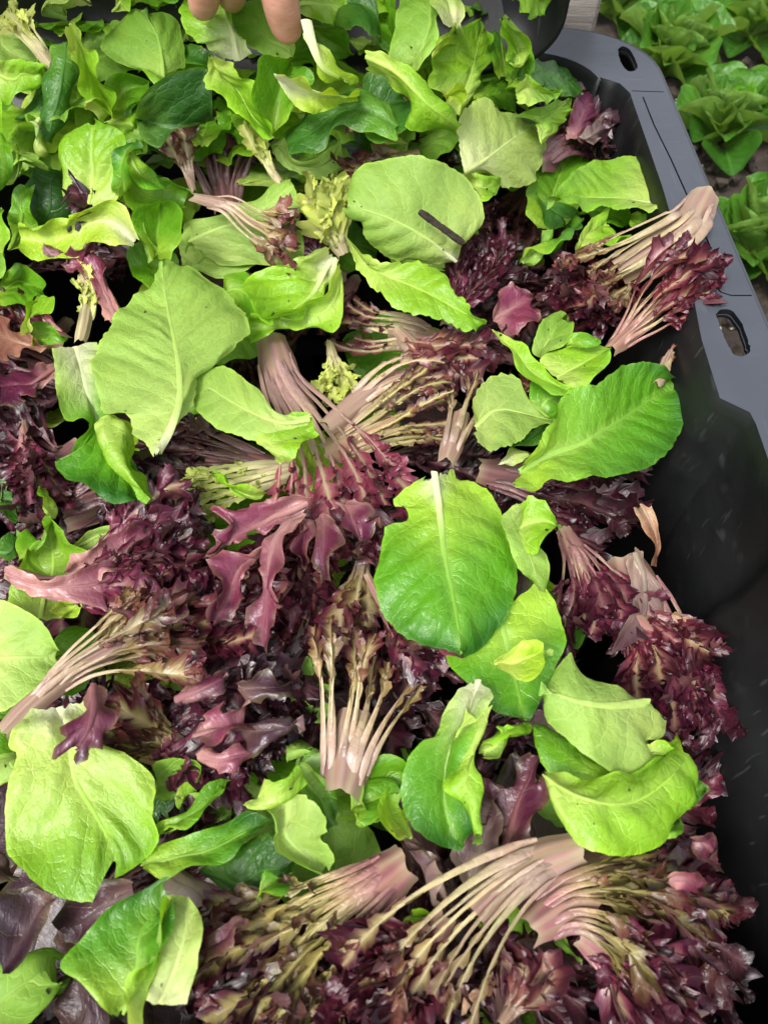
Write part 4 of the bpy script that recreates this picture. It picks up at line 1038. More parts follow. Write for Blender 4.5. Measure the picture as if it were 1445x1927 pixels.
def build_green_low():
    # ---------- heap at the top left and left edge
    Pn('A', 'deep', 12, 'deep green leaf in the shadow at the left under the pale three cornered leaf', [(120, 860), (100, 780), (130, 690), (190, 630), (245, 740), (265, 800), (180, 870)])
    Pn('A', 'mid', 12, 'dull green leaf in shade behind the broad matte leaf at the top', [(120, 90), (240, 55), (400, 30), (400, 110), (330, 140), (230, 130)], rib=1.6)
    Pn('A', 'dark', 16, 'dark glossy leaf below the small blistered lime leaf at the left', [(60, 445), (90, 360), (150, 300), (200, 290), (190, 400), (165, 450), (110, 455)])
    Pn('A', 'pale', 22, 'pale leaf behind the forked pink stalk in the top left corner', [(-30, 90), (60, 130), (140, 205), (130, 235), (60, 235), (-30, 210)])
    Pn('A', 'lime', 28, 'blistered lime leaf at the left edge under the pink stalk', [(-30, 250), (60, 225), (130, 238), (168, 262), (150, 330), (70, 345), (30, 390), (-30, 350)], blis=1.5)
    Pn('A', 'lime', 26, 'lime leaf edge at the left border, beside the dark tub rim', [(-40, 350), (20, 350), (36, 420), (44, 490), (0, 525), (-40, 520)])
    Pn('A', 'mid', 32, 'rounded bright leaf cut by the left border above the three cornered leaf', [(-40, 530), (10, 510), (32, 545), (34, 600), (10, 670), (-40, 700)])
    Pn('A', 'pale', 28, 'pale three cornered leaf with a folded edge at the left border', [(0, 690), (30, 600), (42, 512), (110, 550), (190, 612), (150, 632), (80, 650)], tip=4)
    Pn('A', 'mid', 22, 'upright green leaf with a bright margin at the left, below the three cornered leaf', [(30, 930), (20, 830), (25, 740), (60, 690), (112, 682), (108, 780), (122, 860), (70, 920)], wav=2.2)
    Pn('A', 'lime', 28, 'narrow lime leaf with a notched edge on the left border', [(-40, 960), (-40, 780), (10, 780), (18, 830), (34, 890), (10, 940)])
    Pn('A', 'sage', 26, 'greyish green leaf at the left border under the notched lime leaf', [(-40, 1060), (-30, 950), (10, 935), (40, 970), (30, 1030)])
    Pn('A', 'milk', 34, 'small pale torn scrap hanging over the dark tub rim', [(112, 452), (150, 438), (156, 505), (178, 565), (150, 578), (120, 545), (128, 490)], tip=3, rib=0, step=.0016)
    Pn('A', 'mid', 26, 'green leaf with a crease right of the long leaf with the yellow margin', [(405, 400), (400, 310), (470, 264), (562, 308), (548, 345), (470, 400), (430, 425)], tip=3)
    Pn('A', 'lime', 28, 'lime leaf lying flat above the upright glossy leaf', [(395, 455), (440, 425), (506, 408), (520, 500), (450, 502), (410, 480)], tip=3)
    F('A', 'dark', 30, 'long dark shiny leaf curving down beside the dark tub rim', [[(245, 160), (205, 215), (180, 330), (165, 430), (158, 490), (178, 526)], [(250, 160), (240, 250), (225, 350), (200, 440), (178, 526)], [(256, 165), (278, 210), (262, 300), (240, 390), (238, 450), (180, 526)]], wav=2.4)
    F('A', 'lime', 34, 'long leaf with a bright yellow margin falling from the top left heap', [[(240, 110), (262, 190), (288, 290), (310, 360), (345, 400), (420, 425)], [(265, 88), (310, 200), (345, 290), (385, 360), (420, 420)], [(275, 85), (325, 160), (362, 190), (365, 250), (400, 300), (432, 345), (436, 415)]], wav=2.5, cup=6)
    Pn('A', 'yellow', 36, 'little pale yellow torn flap at the foot of the yellow margined leaf', [(320, 408), (370, 385), (395, 420), (405, 450), (400, 470), (350, 445)], tip=3, rib=0, step=.0016)
    L('A', 'sage', 30, 'broad matte grey green leaf with a straight rib near the top', [(600, 300), (520, 270), (440, 235), (385, 195), (370, 165), (405, 105), (455, 50), (490, 30), (535, 35)], [(610, 285), (600, 200), (580, 110), (535, 35)], [(640, 290), (700, 250), (692, 150), (672, 60), (610, 30), (535, 35)], blis=.8, wav=1, cup=-4)
    L('A', 'lime', 38, 'leaf with a broad white rib held under the fingertips', [(835, 225), (790, 190), (755, 158), (738, 172), (705, 128), (682, 100), (675, 20), (690, -40)], [(885, 228), (862, 130), (832, 20), (815, -40)], [(940, 205), (900, 150), (865, 80), (850, 20), (850, -40)], white=.75, ribw=9, rib=5, blis=1.4, teeth=1.2)
    Pn('A', 'sage', 40, 'smooth grey green leaf pressed under the index finger', [(1090, 215), (1020, 205), (950, 180), (890, 130), (855, 70), (900, 10), (960, 0), (1005, 25), (1010, 90), (1095, 160)], tip=4, blis=1.0)
    Pn('A', 'milk', 34, 'pale leaf with a white rib at the top border near the left corner', [(340, 15), (280, 50), (225, 80), (205, 70), (165, 0), (200, -40), (300, -40)], tip=3, white=.5, rib=3)
    F('A', 'deep', 32, 'large dark round leaf with a fine pale vein, left of the wavy lime leaf', [[(505, 440), (508, 400), (530, 355), (610, 285), (690, 256), (770, 256), (800, 330), (800, 440)], [(508, 443), (600, 463), (700, 468), (800, 442)], [(510, 450), (525, 510), (560, 545), (600, 556), (640, 500), (700, 478), (800, 450)]], und=1.2, wav=.6, teeth=.2, blis=.6)
    F('A', 'lime', 46, 'lime leaf with a finely toothed edge twisting down in front of the dark round leaf', [[(775, 215), (764, 290), (785, 345), (850, 380), (915, 455), (960, 495), (1010, 505)], [(785, 208), (830, 280), (890, 340), (940, 430), (1012, 503)], [(800, 205), (850, 225), (905, 270), (945, 300), (958, 370), (985, 440), (1018, 498)]], teeth=1.4, wav=2.2, cup=5)
    F('A', 'mid', 42, 'smooth rounded leaf standing beside the toothed lime leaf', [[(1015, 495), (975, 440), (952, 370), (950, 290), (970, 220), (1040, 205)], [(1018, 492), (1030, 400), (1055, 300), (1085, 225)], [(1025, 490), (1070, 420), (1130, 340), (1165, 290), (1145, 250), (1085, 222)]], blis=.6, teeth=.2, cup=6)
    F('A', 'yellow', 52, 'small pale leaf, its thick white rib pointing left, before the smooth rounded leaf', [[(1030, 280), (1060, 285), (1120, 302), (1200, 335), (1340, 350)], [(1032, 287), (1100, 330), (1200, 360), (1335, 358)], [(1034, 300), (1080, 370), (1140, 420), (1220, 410), (1325, 368)]], white=.6, rib=6, ribw=6, wav=2.5)
    F('A', 'yellow', 56, 'curled pale leaf with a white rib below the index finger', [[(1130, 85), (1148, 190), (1185, 270), (1240, 310), (1300, 320)], [(1142, 80), (1172, 180), (1215, 260), (1305, 310)], [(1152, 76), (1192, 160), (1250, 230), (1300, 262), (1335, 310)]], white=.8, rib=6, ribw=7, wav=2.8)
    Pn('A', 'pale', 26, 'pale leaf underside below the dark arching leaf, rolled at its right end', [(1010, 540), (1070, 490), (1090, 575), (1180, 580), (1270, 520), (1300, 600), (1230, 672), (1140, 655), (1045, 610)], tip=5)
    F('A', 'dark', 44, 'dark arching leaf with a smooth edge under the small pale white ribbed leaf', [[(1480, 440), (1400, 370), (1310, 358), (1210, 385), (1120, 460), (1070, 520)], [(1480, 480), (1380, 430), (1270, 430), (1170, 500), (1075, 550)], [(1480, 530), (1350, 500), (1270, 482), (1215, 560), (1130, 588), (1078, 585)]], teeth=.2, blis=.9, cup=-1)
    F('A', 'lime', 40, 'upright glossy blistered leaf left of the dark purple frills', [[(300, 745), (238, 742), (222, 640), (216, 560), (240, 485), (330, 455)], [(330, 760), (335, 650), (332, 550), (340, 456)], [(370, 775), (430, 730), (445, 640), (440, 560), (462, 520), (425, 475), (350, 455)]], blis=2.4, b0=.7, teeth=.3)
    F('A', 'green', 42, 'folded curling flap at the right of the upright glossy leaf', [[(440, 740), (425, 660), (435, 590), (480, 535)], [(455, 735), (460, 640), (480, 580), (520, 545)], [(475, 690), (485, 620), (520, 570), (542, 555), (535, 520)]], wav=2.5, rib=0)
    Pn('A', 'green', 34, 'green leaf running down to the right from the curling flap', [(480, 560), (520, 580), (600, 650), (650, 692), (560, 680), (490, 640), (468, 600)], tip=3)
    Pn('A', 'mid', 30, 'pale edged leaf under the green leaf beside the pink stub', [(470, 640), (540, 660), (650, 700), (690, 745), (600, 752), (500, 745)], tip=3)
    R('dark', 36, 'small grey purple jagged scrap below the upright glossy leaf', [(470, 760), (420, 755), (360, 760), (270, 760)], 20, 60, tile='A', n=4, ls=10, bw=9, ruf=.3, bs=.1, dens=.5, curl=.5)
    F('A', 'mid', 46, 'smooth upright leaf with a pointed lower end, right of the ruffled yellow margined leaf', [[(565, 965), (525, 890), (490, 810), (510, 765), (600, 752)], [(575, 965), (588, 880), (600, 755)], [(640, 965), (685, 870), (692, 790), (650, 752), (602, 752)]], teeth=.2, blis=.6, cup=6, rib=1.4)
    F('A', 'sage', 44, 'bluish inner margin of the smooth upright leaf folded over', [[(545, 985), (500, 890), (484, 810)], [(555, 980), (525, 890), (495, 815)], [(565, 970), (548, 900), (510, 830)]], rib=0, teeth=.2, step=.0017)
    F('A', 'yellow', 44, 'wide ruffled leaf with a yellow margin and a pale base below the upright glossy leaf', [[(515, 890), (470, 810), (410, 757), (340, 782), (265, 845), (200, 828), (130, 872), (63, 865)], [(500, 900), (420, 830), (330, 830), (220, 880), (66, 880)], [(495, 915), (420, 890), (330, 905), (250, 950), (160, 960), (70, 920)]], wav=3.0, lam=.03, white=.35, blis=1.6)
    L('A', 'pale', 30, 'big folded pale leaf with a straight rib beneath the pink narrow stemmed leaf', [(690, 980), (684, 900), (686, 835), (760, 815), (860, 780), (960, 740), (1085, 668)], [(700, 900), (820, 850), (960, 800), (1090, 690)], [(820, 990), (950, 985), (1120, 975), (1122, 840), (1106, 720), (1088, 670)], teeth=.3, blis=.9)
    Pn('A', 'lime', 40, 'leaf with bright puckers hanging right of the hand at the top', [(1105, 60), (1095, -30), (1270, -30), (1278, 80), (1240, 92), (1170, 75)], tip=3, blis=1.8)
    Pn('A', 'dark', 34, 'dark blue green leaf at the top right of the hand', [(1290, 110), (1265, 40), (1270, -30), (1385, -30), (1412, 60), (1405, 165), (1320, 125)], tip=5)
    Pn('A', 'mid', 24, 'shadowed green leaf with a soil crumb below the puckered leaf', [(1150, 100), (1230, 100), (1300, 130), (1320, 200), (1250, 220), (1180, 180)], tip=3)
    Pn('A', 'dark', 20, 'dark rolled leaf in the gap left of the white ribbed leaf', [(680, 200), (710, 160), (780, 195), (800, 230), (740, 248), (690, 235)], tip=3, rib=0)
    Pn('A', 'mid', 16, 'plain green leaf at the top border left of the hand', [(470, 30), (480, -40), (660, -40), (650, 30), (560, 40)], tip=3)
    Pn('A', 'lime', 22, 'light leaf at the top border above the broad matte leaf', [(420, 40), (410, -40), (490, -40), (485, 20), (450, 40)], tip=2)
    # ---------- top right part of the heap
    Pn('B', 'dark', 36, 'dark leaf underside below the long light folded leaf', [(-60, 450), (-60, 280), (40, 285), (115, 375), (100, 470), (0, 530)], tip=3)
    F('B', 'lime', 52, 'long light leaf folded along its length, pointing to the mint pale leaf', [[(-50, 190), (40, 205), (110, 265), (170, 300), (222, 370), (272, 440), (300, 470)], [(-50, 215), (50, 265), (130, 340), (190, 400), (290, 470)], [(-50, 260), (60, 320), (112, 375), (120, 430), (105, 472), (190, 465), (280, 475)]], wav=2.2, blis=1.5)
    L('B', 'sage', 38, 'long upright pale leaf with a slanting rib at the top middle', [(95, 255), (40, 220), (55, 100), (70, 0), (80, -50)], [(125, 262), (160, 180), (185, 90), (190, -50)], [(140, 265), (185, 195), (218, 120), (208, 30), (200, -50)], blis=1.5, rib=3)
    Pn('B', 'mid', 20, 'green leaf in shade behind the long upright pale leaf', [(-50, 60), (40, -40), (70, 30), (60, 150), (40, 200), (-20, 160)], tip=3)
    Pn('B', 'lime', 26, 'light leaf behind the white leaf base at the top', [(-60, 20), (-40, -50), (60, -50), (60, 40), (20, 50)], tip=3, blis=1.4)
    L('B', 'milk', 46, 'leaf with a thick white base at the top between green leaves', [(250, 95), (225, 60), (205, 10), (195, -40)], [(280, 103), (270, 40), (250, -40)], [(300, 100), (312, 45), (300, -10), (290, -40)], white=.95, rib=6, ribw=8)
    L('B', 'lime', 40, 'crinkled light leaf with a pale rib beside the small curl at the top right', [(270, 430), (230, 350), (180, 295), (205, 215), (250, 130), (320, 95), (375, 80)], [(295, 425), (325, 310), (355, 200), (378, 82)], [(310, 430), (345, 350), (355, 280), (402, 220), (402, 150), (388, 95)], blis=2.4, wav=2.5)
    Pn('B', 'yellow', 48, 'lime flap folded over the crinkled light leaf', [(193, 218), (228, 140), (303, 104), (292, 160), (245, 185)], tip=2, rib=0, step=.0017)
    F('B', 'yellow', 48, 'small tight curl of leaf below the lime flap', [[(225, 330), (260, 305), (300, 300)], [(240, 360), (280, 340), (310, 345)], [(255, 385), (290, 395), (325, 375)]], rib=0, step=.0016, cup=8, wav=2)
    F('B', 'green', 38, 'smooth tall bright leaf near the tub corner', [[(440, 290), (410, 230), (408, 160), (432, 75), (455, 60)], [(475, 285), (460, 200), (450, 120), (458, 62)], [(520, 280), (512, 200), (492, 110), (462, 62)]], teeth=.2, blis=.5, white=0)
    Pn('B', 'lime', 66, 'rounded leaf behind the smooth tall bright leaf at the tub corner', [(500, 250), (490, 160), (455, 65), (525, 125), (556, 190), (532, 240)], tip=2)
    Pn('B', 'lime', 112, 'light leaf overhanging the tub rim at the top', [(470, -40), (640, -40), (626, 20), (600, 50), (562, 72), (525, 50), (500, 10)], tip=3, teeth=1.0)
    Pn('B', 'mid', 62, 'smooth green leaf with a pale rib between the tall bright leaf and the tub wall', [(470, 330), (480, 220), (505, 120), (548, 150), (572, 215), (548, 290)], tip=2, teeth=.2)
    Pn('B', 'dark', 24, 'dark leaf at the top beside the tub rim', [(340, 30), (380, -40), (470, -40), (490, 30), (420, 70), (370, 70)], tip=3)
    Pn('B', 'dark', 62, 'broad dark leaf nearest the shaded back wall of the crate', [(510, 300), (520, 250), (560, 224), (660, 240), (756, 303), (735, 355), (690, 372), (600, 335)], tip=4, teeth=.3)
    F('B', 'mid', 40, 'glossy rolled leaf left of the light peaked leaf', [[(340, 345), (430, 300), (535, 278)], [(350, 370), (430, 350), (505, 340)], [(380, 385), (460, 405), (510, 425)]], cup=-7, rib=0)
    F('B', 'lime', 70, 'light leaf with a peaked fold in front of the broad dark leaf', [[(505, 320), (540, 275), (575, 300), (610, 325), (660, 330), (705, 325)], [(505, 350), (545, 320), (600, 350), (690, 335)], [(515, 390), (570, 396), (640, 380), (695, 340)]], wav=2, rib=0)
    Pn('B', 'lime', 64, 'light leaf with a fold below the peaked leaf, above the upright round leaf', [(600, 535), (580, 490), (585, 450), (515, 425), (560, 400), (640, 380), (702, 366), (718, 410), (665, 480)], tip=6)
    L('B', 'milk', 48, 'mint pale matte leaf with a straight rib right of the dark purple strip', [(310, 640), (296, 545), (300, 430), (372, 366), (400, 380), (450, 415), (520, 440), (577, 475)], [(318, 645), (400, 590), (490, 520), (577, 470)], [(335, 655), (400, 658), (470, 697), (560, 682), (592, 600), (612, 560), (580, 478)], cup=-4, blis=.7, teeth=.9, specks=6)
    F('B', 'lime', 42, 'small lime tip showing below the mint pale leaf', [[(305, 650), (380, 650), (448, 662)], [(330, 680), (380, 690), (445, 690)], [(360, 710), (400, 746), (435, 720)]], rib=0, step=.0018)
    L('B', 'mid', 34, 'upright round leaf behind the pale oval leaf near the right wall', [(590, 850), (560, 760), (572, 670), (580, 600), (640, 545), (735, 500)], [(640, 850), (660, 700), (735, 505)], [(700, 830), (780, 700), (808, 600), (790, 530), (740, 500)], teeth=.2, blis=.7)
    Pn('B', 'dark', 26, 'dark leaf under the pale oval leaf', [(560, 700), (640, 760), (745, 800), (690, 862), (610, 855), (565, 770)], tip=3)
    L('B', 'lime', 58, 'pale oval leaf with its rib along the lower side, near the right wall', [(1098, 720), (1070, 650), (1000, 602), (900, 583), (810, 603), (720, 640), (650, 700), (610, 750)], [(1095, 762), (990, 748), (870, 735), (740, 745), (612, 758)], [(1085, 782), (1030, 780), (1000, 795), (950, 780), (860, 770), (760, 790), (700, 772), (614, 764)], blis=1.5, rib=3.5, teeth=.8, white=.25, cup=3)
    Pn('B', 'mid', 30, 'green leaf in shade under the pale oval leaf, left of the lime curl', [(740, 800), (840, 770), (920, 800), (905, 850), (830, 850)], tip=3)
    Pn('B', 'green', 46, 'small lime curl under the right end of the pale oval leaf', [(935, 800), (1000, 788), (1014, 820), (970, 850), (940, 840)], tip=2, rib=0, step=.0016, wav=2)
    Pn('B', 'lime', 40, 'bright three pointed leaf left of the long pink leaf', [(730, 950), (720, 890), (750, 830), (855, 782), (832, 840), (880, 880), (935, 885), (850, 930)], tip=6)
    Pn('B', 'green', 44, 'narrow bright folded leaf left of the three pointed leaf', [(525, 975), (630, 862), (620, 910), (740, 808), (725, 880), (640, 970)], tip=3, rib=0)
    F('Z', 'pale', 50, 'largest round pale leaf, the bark chip lying on its face', [[(850, 492), (790, 492), (725, 482), (695, 452), (684, 420), (658, 405), (654, 390)], [(855, 490), (800, 447), (730, 410), (655, 386)], [(862, 484), (870, 452), (902, 425), (906, 395), (888, 350), (858, 320), (800, 299), (740, 300), (685, 318), (655, 370)]], teeth=.6, blis=1.1, specks=14, cup=-3, white=.2)

def build_green_mid():
    Pn('Z', 'pale', 22, 'pale leaf filling the hollow above the largest pale leaf, under the pointed upright leaf', [(350, 512), (338, 450), (372, 415), (430, 408), (488, 440), (478, 505), (415, 530)], tip=3, blis=1.4)
    Pn('Z', 'mid', 14, 'green leaf edge low in the hollow left of the largest pale leaf', [(300, 560), (255, 520), (240, 470), (290, 450), (330, 480), (335, 530)], tip=3)
    R('dark', 8, 'dark purple frills in the hollow below the wide ruffled leaf', [(300, 520), (270, 480), (235, 465), (180, 475)], 30, 120, n=6, ls=9, bw=8, bs=.15)
    # ---------- second row, left half
    Pn('C', 'mid', 34, 'small green leaf below the curled lime leaf at the left', [(120, 335), (118, 255), (185, 255), (255, 298), (225, 335)], tip=3)
    F('C', 'lime', 42, 'curled small lime leaf at the left above the white ribbed folded leaf', [[(75, 300), (55, 265), (80, 180), (150, 138)], [(105, 300), (110, 230), (160, 160)], [(130, 280), (150, 240), (215, 225), (232, 170), (165, 138)]], cup=7, wav=2)
    Pn('C', 'mid', 30, 'green leaf behind the large pale leaf, left of the ruffled glossy leaf', [(840, 160), (838, 70), (905, 52), (980, 180), (1015, 245), (930, 235)], tip=4)
    F('C', 'lime', 44, 'lime leaf folded like a collar below the ruffled glossy leaf', [[(1265, 30), (1235, 130), (1170, 185), (1090, 215), (1000, 240), (928, 235)], [(1270, 60), (1250, 170), (1180, 225), (1080, 245), (928, 270)], [(1275, 90), (1265, 215), (1230, 268), (1150, 248), (1010, 268), (930, 325)]], wav=1.6)
    F('C', 'lime', 46, 'ruffled glossy leaf with puckers and a pale curved rib in the upper middle', [[(1215, -30), (1110, 30), (1010, 38), (930, 50), (905, 100), (955, 190), (1030, 228)], [(1240, 5), (1180, 95), (1110, 160), (1035, 225)], [(1258, 20), (1215, 80), (1150, 155), (1085, 212), (1040, 230)]], blis=2.8, wav=3, white=.4, rib=3.5)
    F('C', 'green', 40, 'folded leaf with a white rib and a dark green blade at the left', [[(195, 345), (205, 430), (215, 540), (240, 600), (310, 618), (322, 650), (285, 715), (208, 770), (235, 815), (300, 858), (390, 905), (470, 930), (545, 928)], [(285, 342), (312, 450), (350, 570), (395, 690), (470, 820), (548, 922)], [(362, 325), (380, 420), (390, 540), (430, 620), (470, 700), (510, 790), (566, 895)]], white=.55, ribw=7, rib=5, b0=.5, wav=2.2, blis=1.4)
    F('C', 'lime', 50, 'lime flap curled over the folded dark green leaf, edge turned in', [[(375, 610), (368, 660), (385, 730), (440, 800), (500, 880), (555, 918)], [(410, 590), (425, 680), (450, 760), (500, 840), (560, 910)], [(450, 620), (478, 660), (470, 720), (480, 780), (530, 840), (567, 900)]], cup=-6, rib=0, teeth=.3, und=3, blis=1.6)
    L('C', 'pale', 62, 'largest pale leaf with a raised rib and a torn lower tip, left of centre', [(572, 748), (545, 705), (490, 660), (478, 610), (470, 590), (385, 582), (362, 500), (347, 390), (400, 285), (430, 210), (520, 130), (580, 95), (590, 30), (608, 22)], [(592, 735), (640, 640), (668, 540), (668, 440), (655, 340), (630, 220), (612, 110), (606, 24)], [(602, 742), (632, 660), (690, 580), (733, 490), (735, 420), (830, 385), (925, 290), (928, 250), (905, 195), (850, 130), (780, 70), (710, 35), (620, 22)], rib=3.6, rise=.3, ribw=5, blis=1.9, wav=1.4, specks=16, teeth=.9, white=.18, cup=-4)
    L('C', 'pale', 56, 'smooth pale leaf with a crumpled bright end lying over the pink stems', [(1160, 590), (1090, 592), (1010, 562), (965, 500), (900, 450), (850, 418), (810, 405), (725, 440)], [(1158, 612), (1060, 620), (960, 590), (860, 540), (780, 490), (714, 470)], [(1155, 640), (1105, 700), (1045, 705), (960, 690), (850, 660), (765, 612), (718, 545), (714, 500)], blis=1.0, wav=1.2)
    F('C', 'lime', 62, 'bright crumpled leaf end at the tip of the smooth pale leaf', [[(945, 690), (1000, 620), (1060, 590), (1120, 580), (1162, 582)], [(975, 720), (1030, 690), (1080, 660), (1160, 610)], [(1045, 780), (1095, 730), (1135, 690), (1160, 640)]], blis=2.6, wav=3, rib=0, teeth=1.2)
    Pn('C', 'lime', 26, 'slim lime leaf point above the magenta leaf', [(990, 885), (950, 925), (870, 885), (795, 803), (870, 850)], tip=3)
    Pn('C', 'lime', 26, 'slim lime leaf point standing at the left edge in the dark gap', [(175, 975), (155, 930), (165, 862), (200, 915), (195, 970)], tip=2, rib=0, step=.0016)
    Pn('C', 'mid', 24, 'green leaf in the dark gap at the left border, above the rust red leaf', [(-30, 170), (20, 70), (60, 20), (160, 90), (165, 150), (60, 190)], tip=4)
    Pn('C', 'dark', 14, 'dark green leaf at the left border under the pinkish frilled sprig', [(-30, 960), (0, 850), (60, 880), (90, 950), (60, 1010)], tip=3)
    # ---------- second row, right half
    L('Z', 'lime', 58, 'light lime torn sheet with a straight upper edge, in the upper middle', [(652, 445), (690, 474), (740, 490), (792, 500), (838, 520), (858, 550), (885, 575), (915, 606)], [(654, 448), (710, 510), (790, 550), (915, 608)], [(655, 455), (690, 525), (722, 565), (760, 590), (805, 602), (850, 612), (880, 627), (914, 610)], rib=1.2, ribc=.3, teeth=1.6, blis=1.2, tear=2)
    Pn('D', 'sage', 36, 'dull speckled leaf behind the folded lime leaf at the right', [(600, 390), (562, 370), (578, 295), (622, 240), (690, 238), (732, 272), (690, 335)], tip=4, specks=14, rib=1)
    Pn('D', 'mid', 52, 'dark green crescent between the speckled leaf and the round translucent leaf', [(690, 340), (720, 295), (770, 288), (812, 312), (800, 345)], tip=3, rib=0)
    L('D', 'lime', 48, 'rounded translucent leaf inside the cluster at the right', [(610, 420), (594, 390), (640, 348), (740, 330), (800, 330), (862, 338)], [(650, 455), (730, 410), (858, 345)], [(700, 490), (765, 490), (815, 450), (852, 395), (862, 342)], teeth=.2, blis=.9)
    L('D', 'lime', 56, 'long lime leaf folded in a ridge leaning over the rounded translucent leaf', [(418, 275), (470, 300), (545, 345), (572, 385), (600, 405), (640, 450), (716, 500)], [(422, 282), (480, 345), (550, 430), (620, 475), (714, 510)], [(425, 292), (460, 350), (500, 420), (550, 492), (620, 520), (700, 535)], rib=1.5, wav=1.6)
    Pn('D', 'green', 40, 'bright upright leaf deep inside the cluster at the right', [(600, 600), (565, 560), (562, 490), (610, 510), (675, 540), (682, 585), (650, 615)], tip=4)
    Pn('D', 'dark', 42, 'dark green underside of the small pale leaf with the curled edge', [(490, 712), (565, 670), (656, 612), (652, 660), (605, 710), (540, 735)], tip=2)
    L('D', 'pale', 50, 'small pale leaf with a curled edge left of the spoon shaped leaf', [(350, 590), (344, 540), (378, 480), (408, 448), (480, 445), (518, 470), (570, 560), (656, 615)], [(355, 640), (430, 570), (520, 575), (655, 617)], [(355, 690), (430, 720), (500, 690), (570, 645), (654, 622)], blis=1.4, teeth=1.2)
    Pn('D', 'milk', 36, 'small pale leaf base tucked under the spoon shaped leaf', [(440, 780), (475, 755), (490, 715), (560, 740), (520, 775)], tip=3, white=.8, rib=0, step=.0016)
    L('D', 'green', 56, 'large green spoon shaped leaf with a pale rib reaching to the right wall', [(545, 765), (600, 720), (660, 640), (680, 590), (690, 535), (735, 485), (830, 476), (880, 432), (945, 402), (1020, 405), (1095, 468)], [(520, 810), (640, 735), (780, 675), (900, 610), (1000, 545), (1098, 475)], [(497, 868), (530, 862), (568, 875), (620, 830), (720, 818), (825, 802), (930, 795), (1010, 770), (1085, 715), (1130, 640), (1138, 575), (1105, 485)], rib=3.6, ribw=4, blis=1.3, b0=.6, teeth=.5, cup=6, tear=2.2, wav=1.2)
    # ---------- third row
    Pn('E', 'dark', 8, 'dark leaf in the gap at the left border above the upright lime tip', [(-30, 150), (30, 60), (90, 90), (80, 170), (10, 200)], tip=2)
    Pn('E', 'mid', 18, 'green leaf under the pinkish stub at the left border', [(70, 190), (60, 110), (100, 60), (170, 100), (150, 180)], tip=3)
    F('E', 'lime', 26, 'lime leaf with a narrow upright tip at the left, under the long pink curled leaf', [[(70, 400), (35, 330), (60, 220), (150, 175), (172, 100), (178, 0)], [(150, 410), (160, 300), (190, 180), (186, -10)], [(220, 400), (290, 250), (330, 160), (250, 130), (205, 80), (194, 0)]], blis=2.2, wav=2.4)
    Pn('E', 'pale', 18, 'pale leaf between the lime leaf and the plum leaf with the wide rib', [(270, 150), (330, 80), (455, 58), (400, 120), (330, 160)], tip=2)
    Pn('E', 'yellow', 30, 'small yellow green leaf scrap on the lime leaf with the upright tip', [(180, 375), (220, 330), (292, 342), (280, 390), (220, 395)], tip=2, rib=0, step=.0018)
    L('E', 'pale', 36, 'smooth pale matte leaf cut by the left border, mid height', [(-60, 340), (10, 335), (90, 375), (165, 440), (212, 535)], [(-60, 560), (60, 545), (212, 545)], [(-60, 760), (10, 745), (90, 690), (190, 620), (213, 552)], teeth=.2, blis=.7, wav=.8)
    Pn('E', 'mid', 12, 'green leaf down in the gap right of the smooth pale matte leaf', [(200, 560), (230, 430), (340, 450), (350, 560), (300, 640), (230, 650)], tip=3)
    Pn('E', 'sage', 10, 'dull green leaf behind the cream pink stem cluster', [(1080, 760), (1085, 640), (1140, 545), (1190, 575), (1238, 680), (1200, 790)], tip=3)
    Pn('E', 'green', 18, 'dark shiny leaf below the near black purple leaf, beside the cream stems', [(1075, 930), (1070, 870), (1110, 832), (1172, 885), (1182, 965), (1110, 960)], tip=4)
    L('F', 'green', 40, 'dark green leaf mostly hidden under the large bright oval leaf', [(380, 380), (300, 460), (248, 540), (285, 610), (360, 670), (430, 745), (545, 787)], [(440, 380), (470, 480), (505, 620), (540, 785)], [(600, 270), (660, 360), (690, 490), (655, 580), (605, 690), (555, 785)], rib=3, teeth=.3, blis=1.2)
    L('Z', 'green', 56, 'large bright green oval leaf with a white rib, right of centre', [(792, 897), (745, 923), (738, 945), (766, 960), (760, 975), (724, 990), (714, 1040), (704, 1085), (714, 1140), (742, 1182), (790, 1212), (868, 1231)], [(818, 893), (829, 960), (838, 1040), (851, 1110), (862, 1180), (868, 1230)], [(857, 884), (862, 900), (897, 902), (930, 940), (947, 972), (952, 1010), (970, 1060), (973, 1100), (950, 1160), (915, 1212), (870, 1231)], rib=3.2, ribw=4, blis=2.0, b0=.50, teeth=.7, white=.22, cup=-5, wav=1.2, tear=2)
    F('Z', 'pale', 54, 'narrow pale folded leaf at the right side of the large bright oval leaf', [[(985, 945), (955, 960), (935, 995), (955, 1040), (976, 1085), (1005, 1117)], [(990, 950), (970, 990), (990, 1050), (1012, 1116)], [(1000, 960), (990, 1010), (1014, 1040), (1023, 1090), (1022, 1117)]], rib=1.2)
    Pn('Z', 'lime', 60, 'small lime leaf scrap with a torn edge above the narrow pale folded leaf', [(972, 1000), (985, 938), (1022, 945), (1057, 992), (1022, 1018), (1005, 1042), (982, 1022)], tip=3, teeth=1.2, rib=1.2)
    L('F', 'yellow', 54, 'small yellow green spoon leaf lying on the dark green leaf', [(424, 565), (470, 515), (530, 483), (600, 482), (637, 520)], [(424, 570), (500, 565), (580, 545), (640, 528)], [(430, 580), (470, 608), (520, 635), (570, 625), (625, 580), (640, 535)], rib=2.2, blis=1.3, step=.0017)
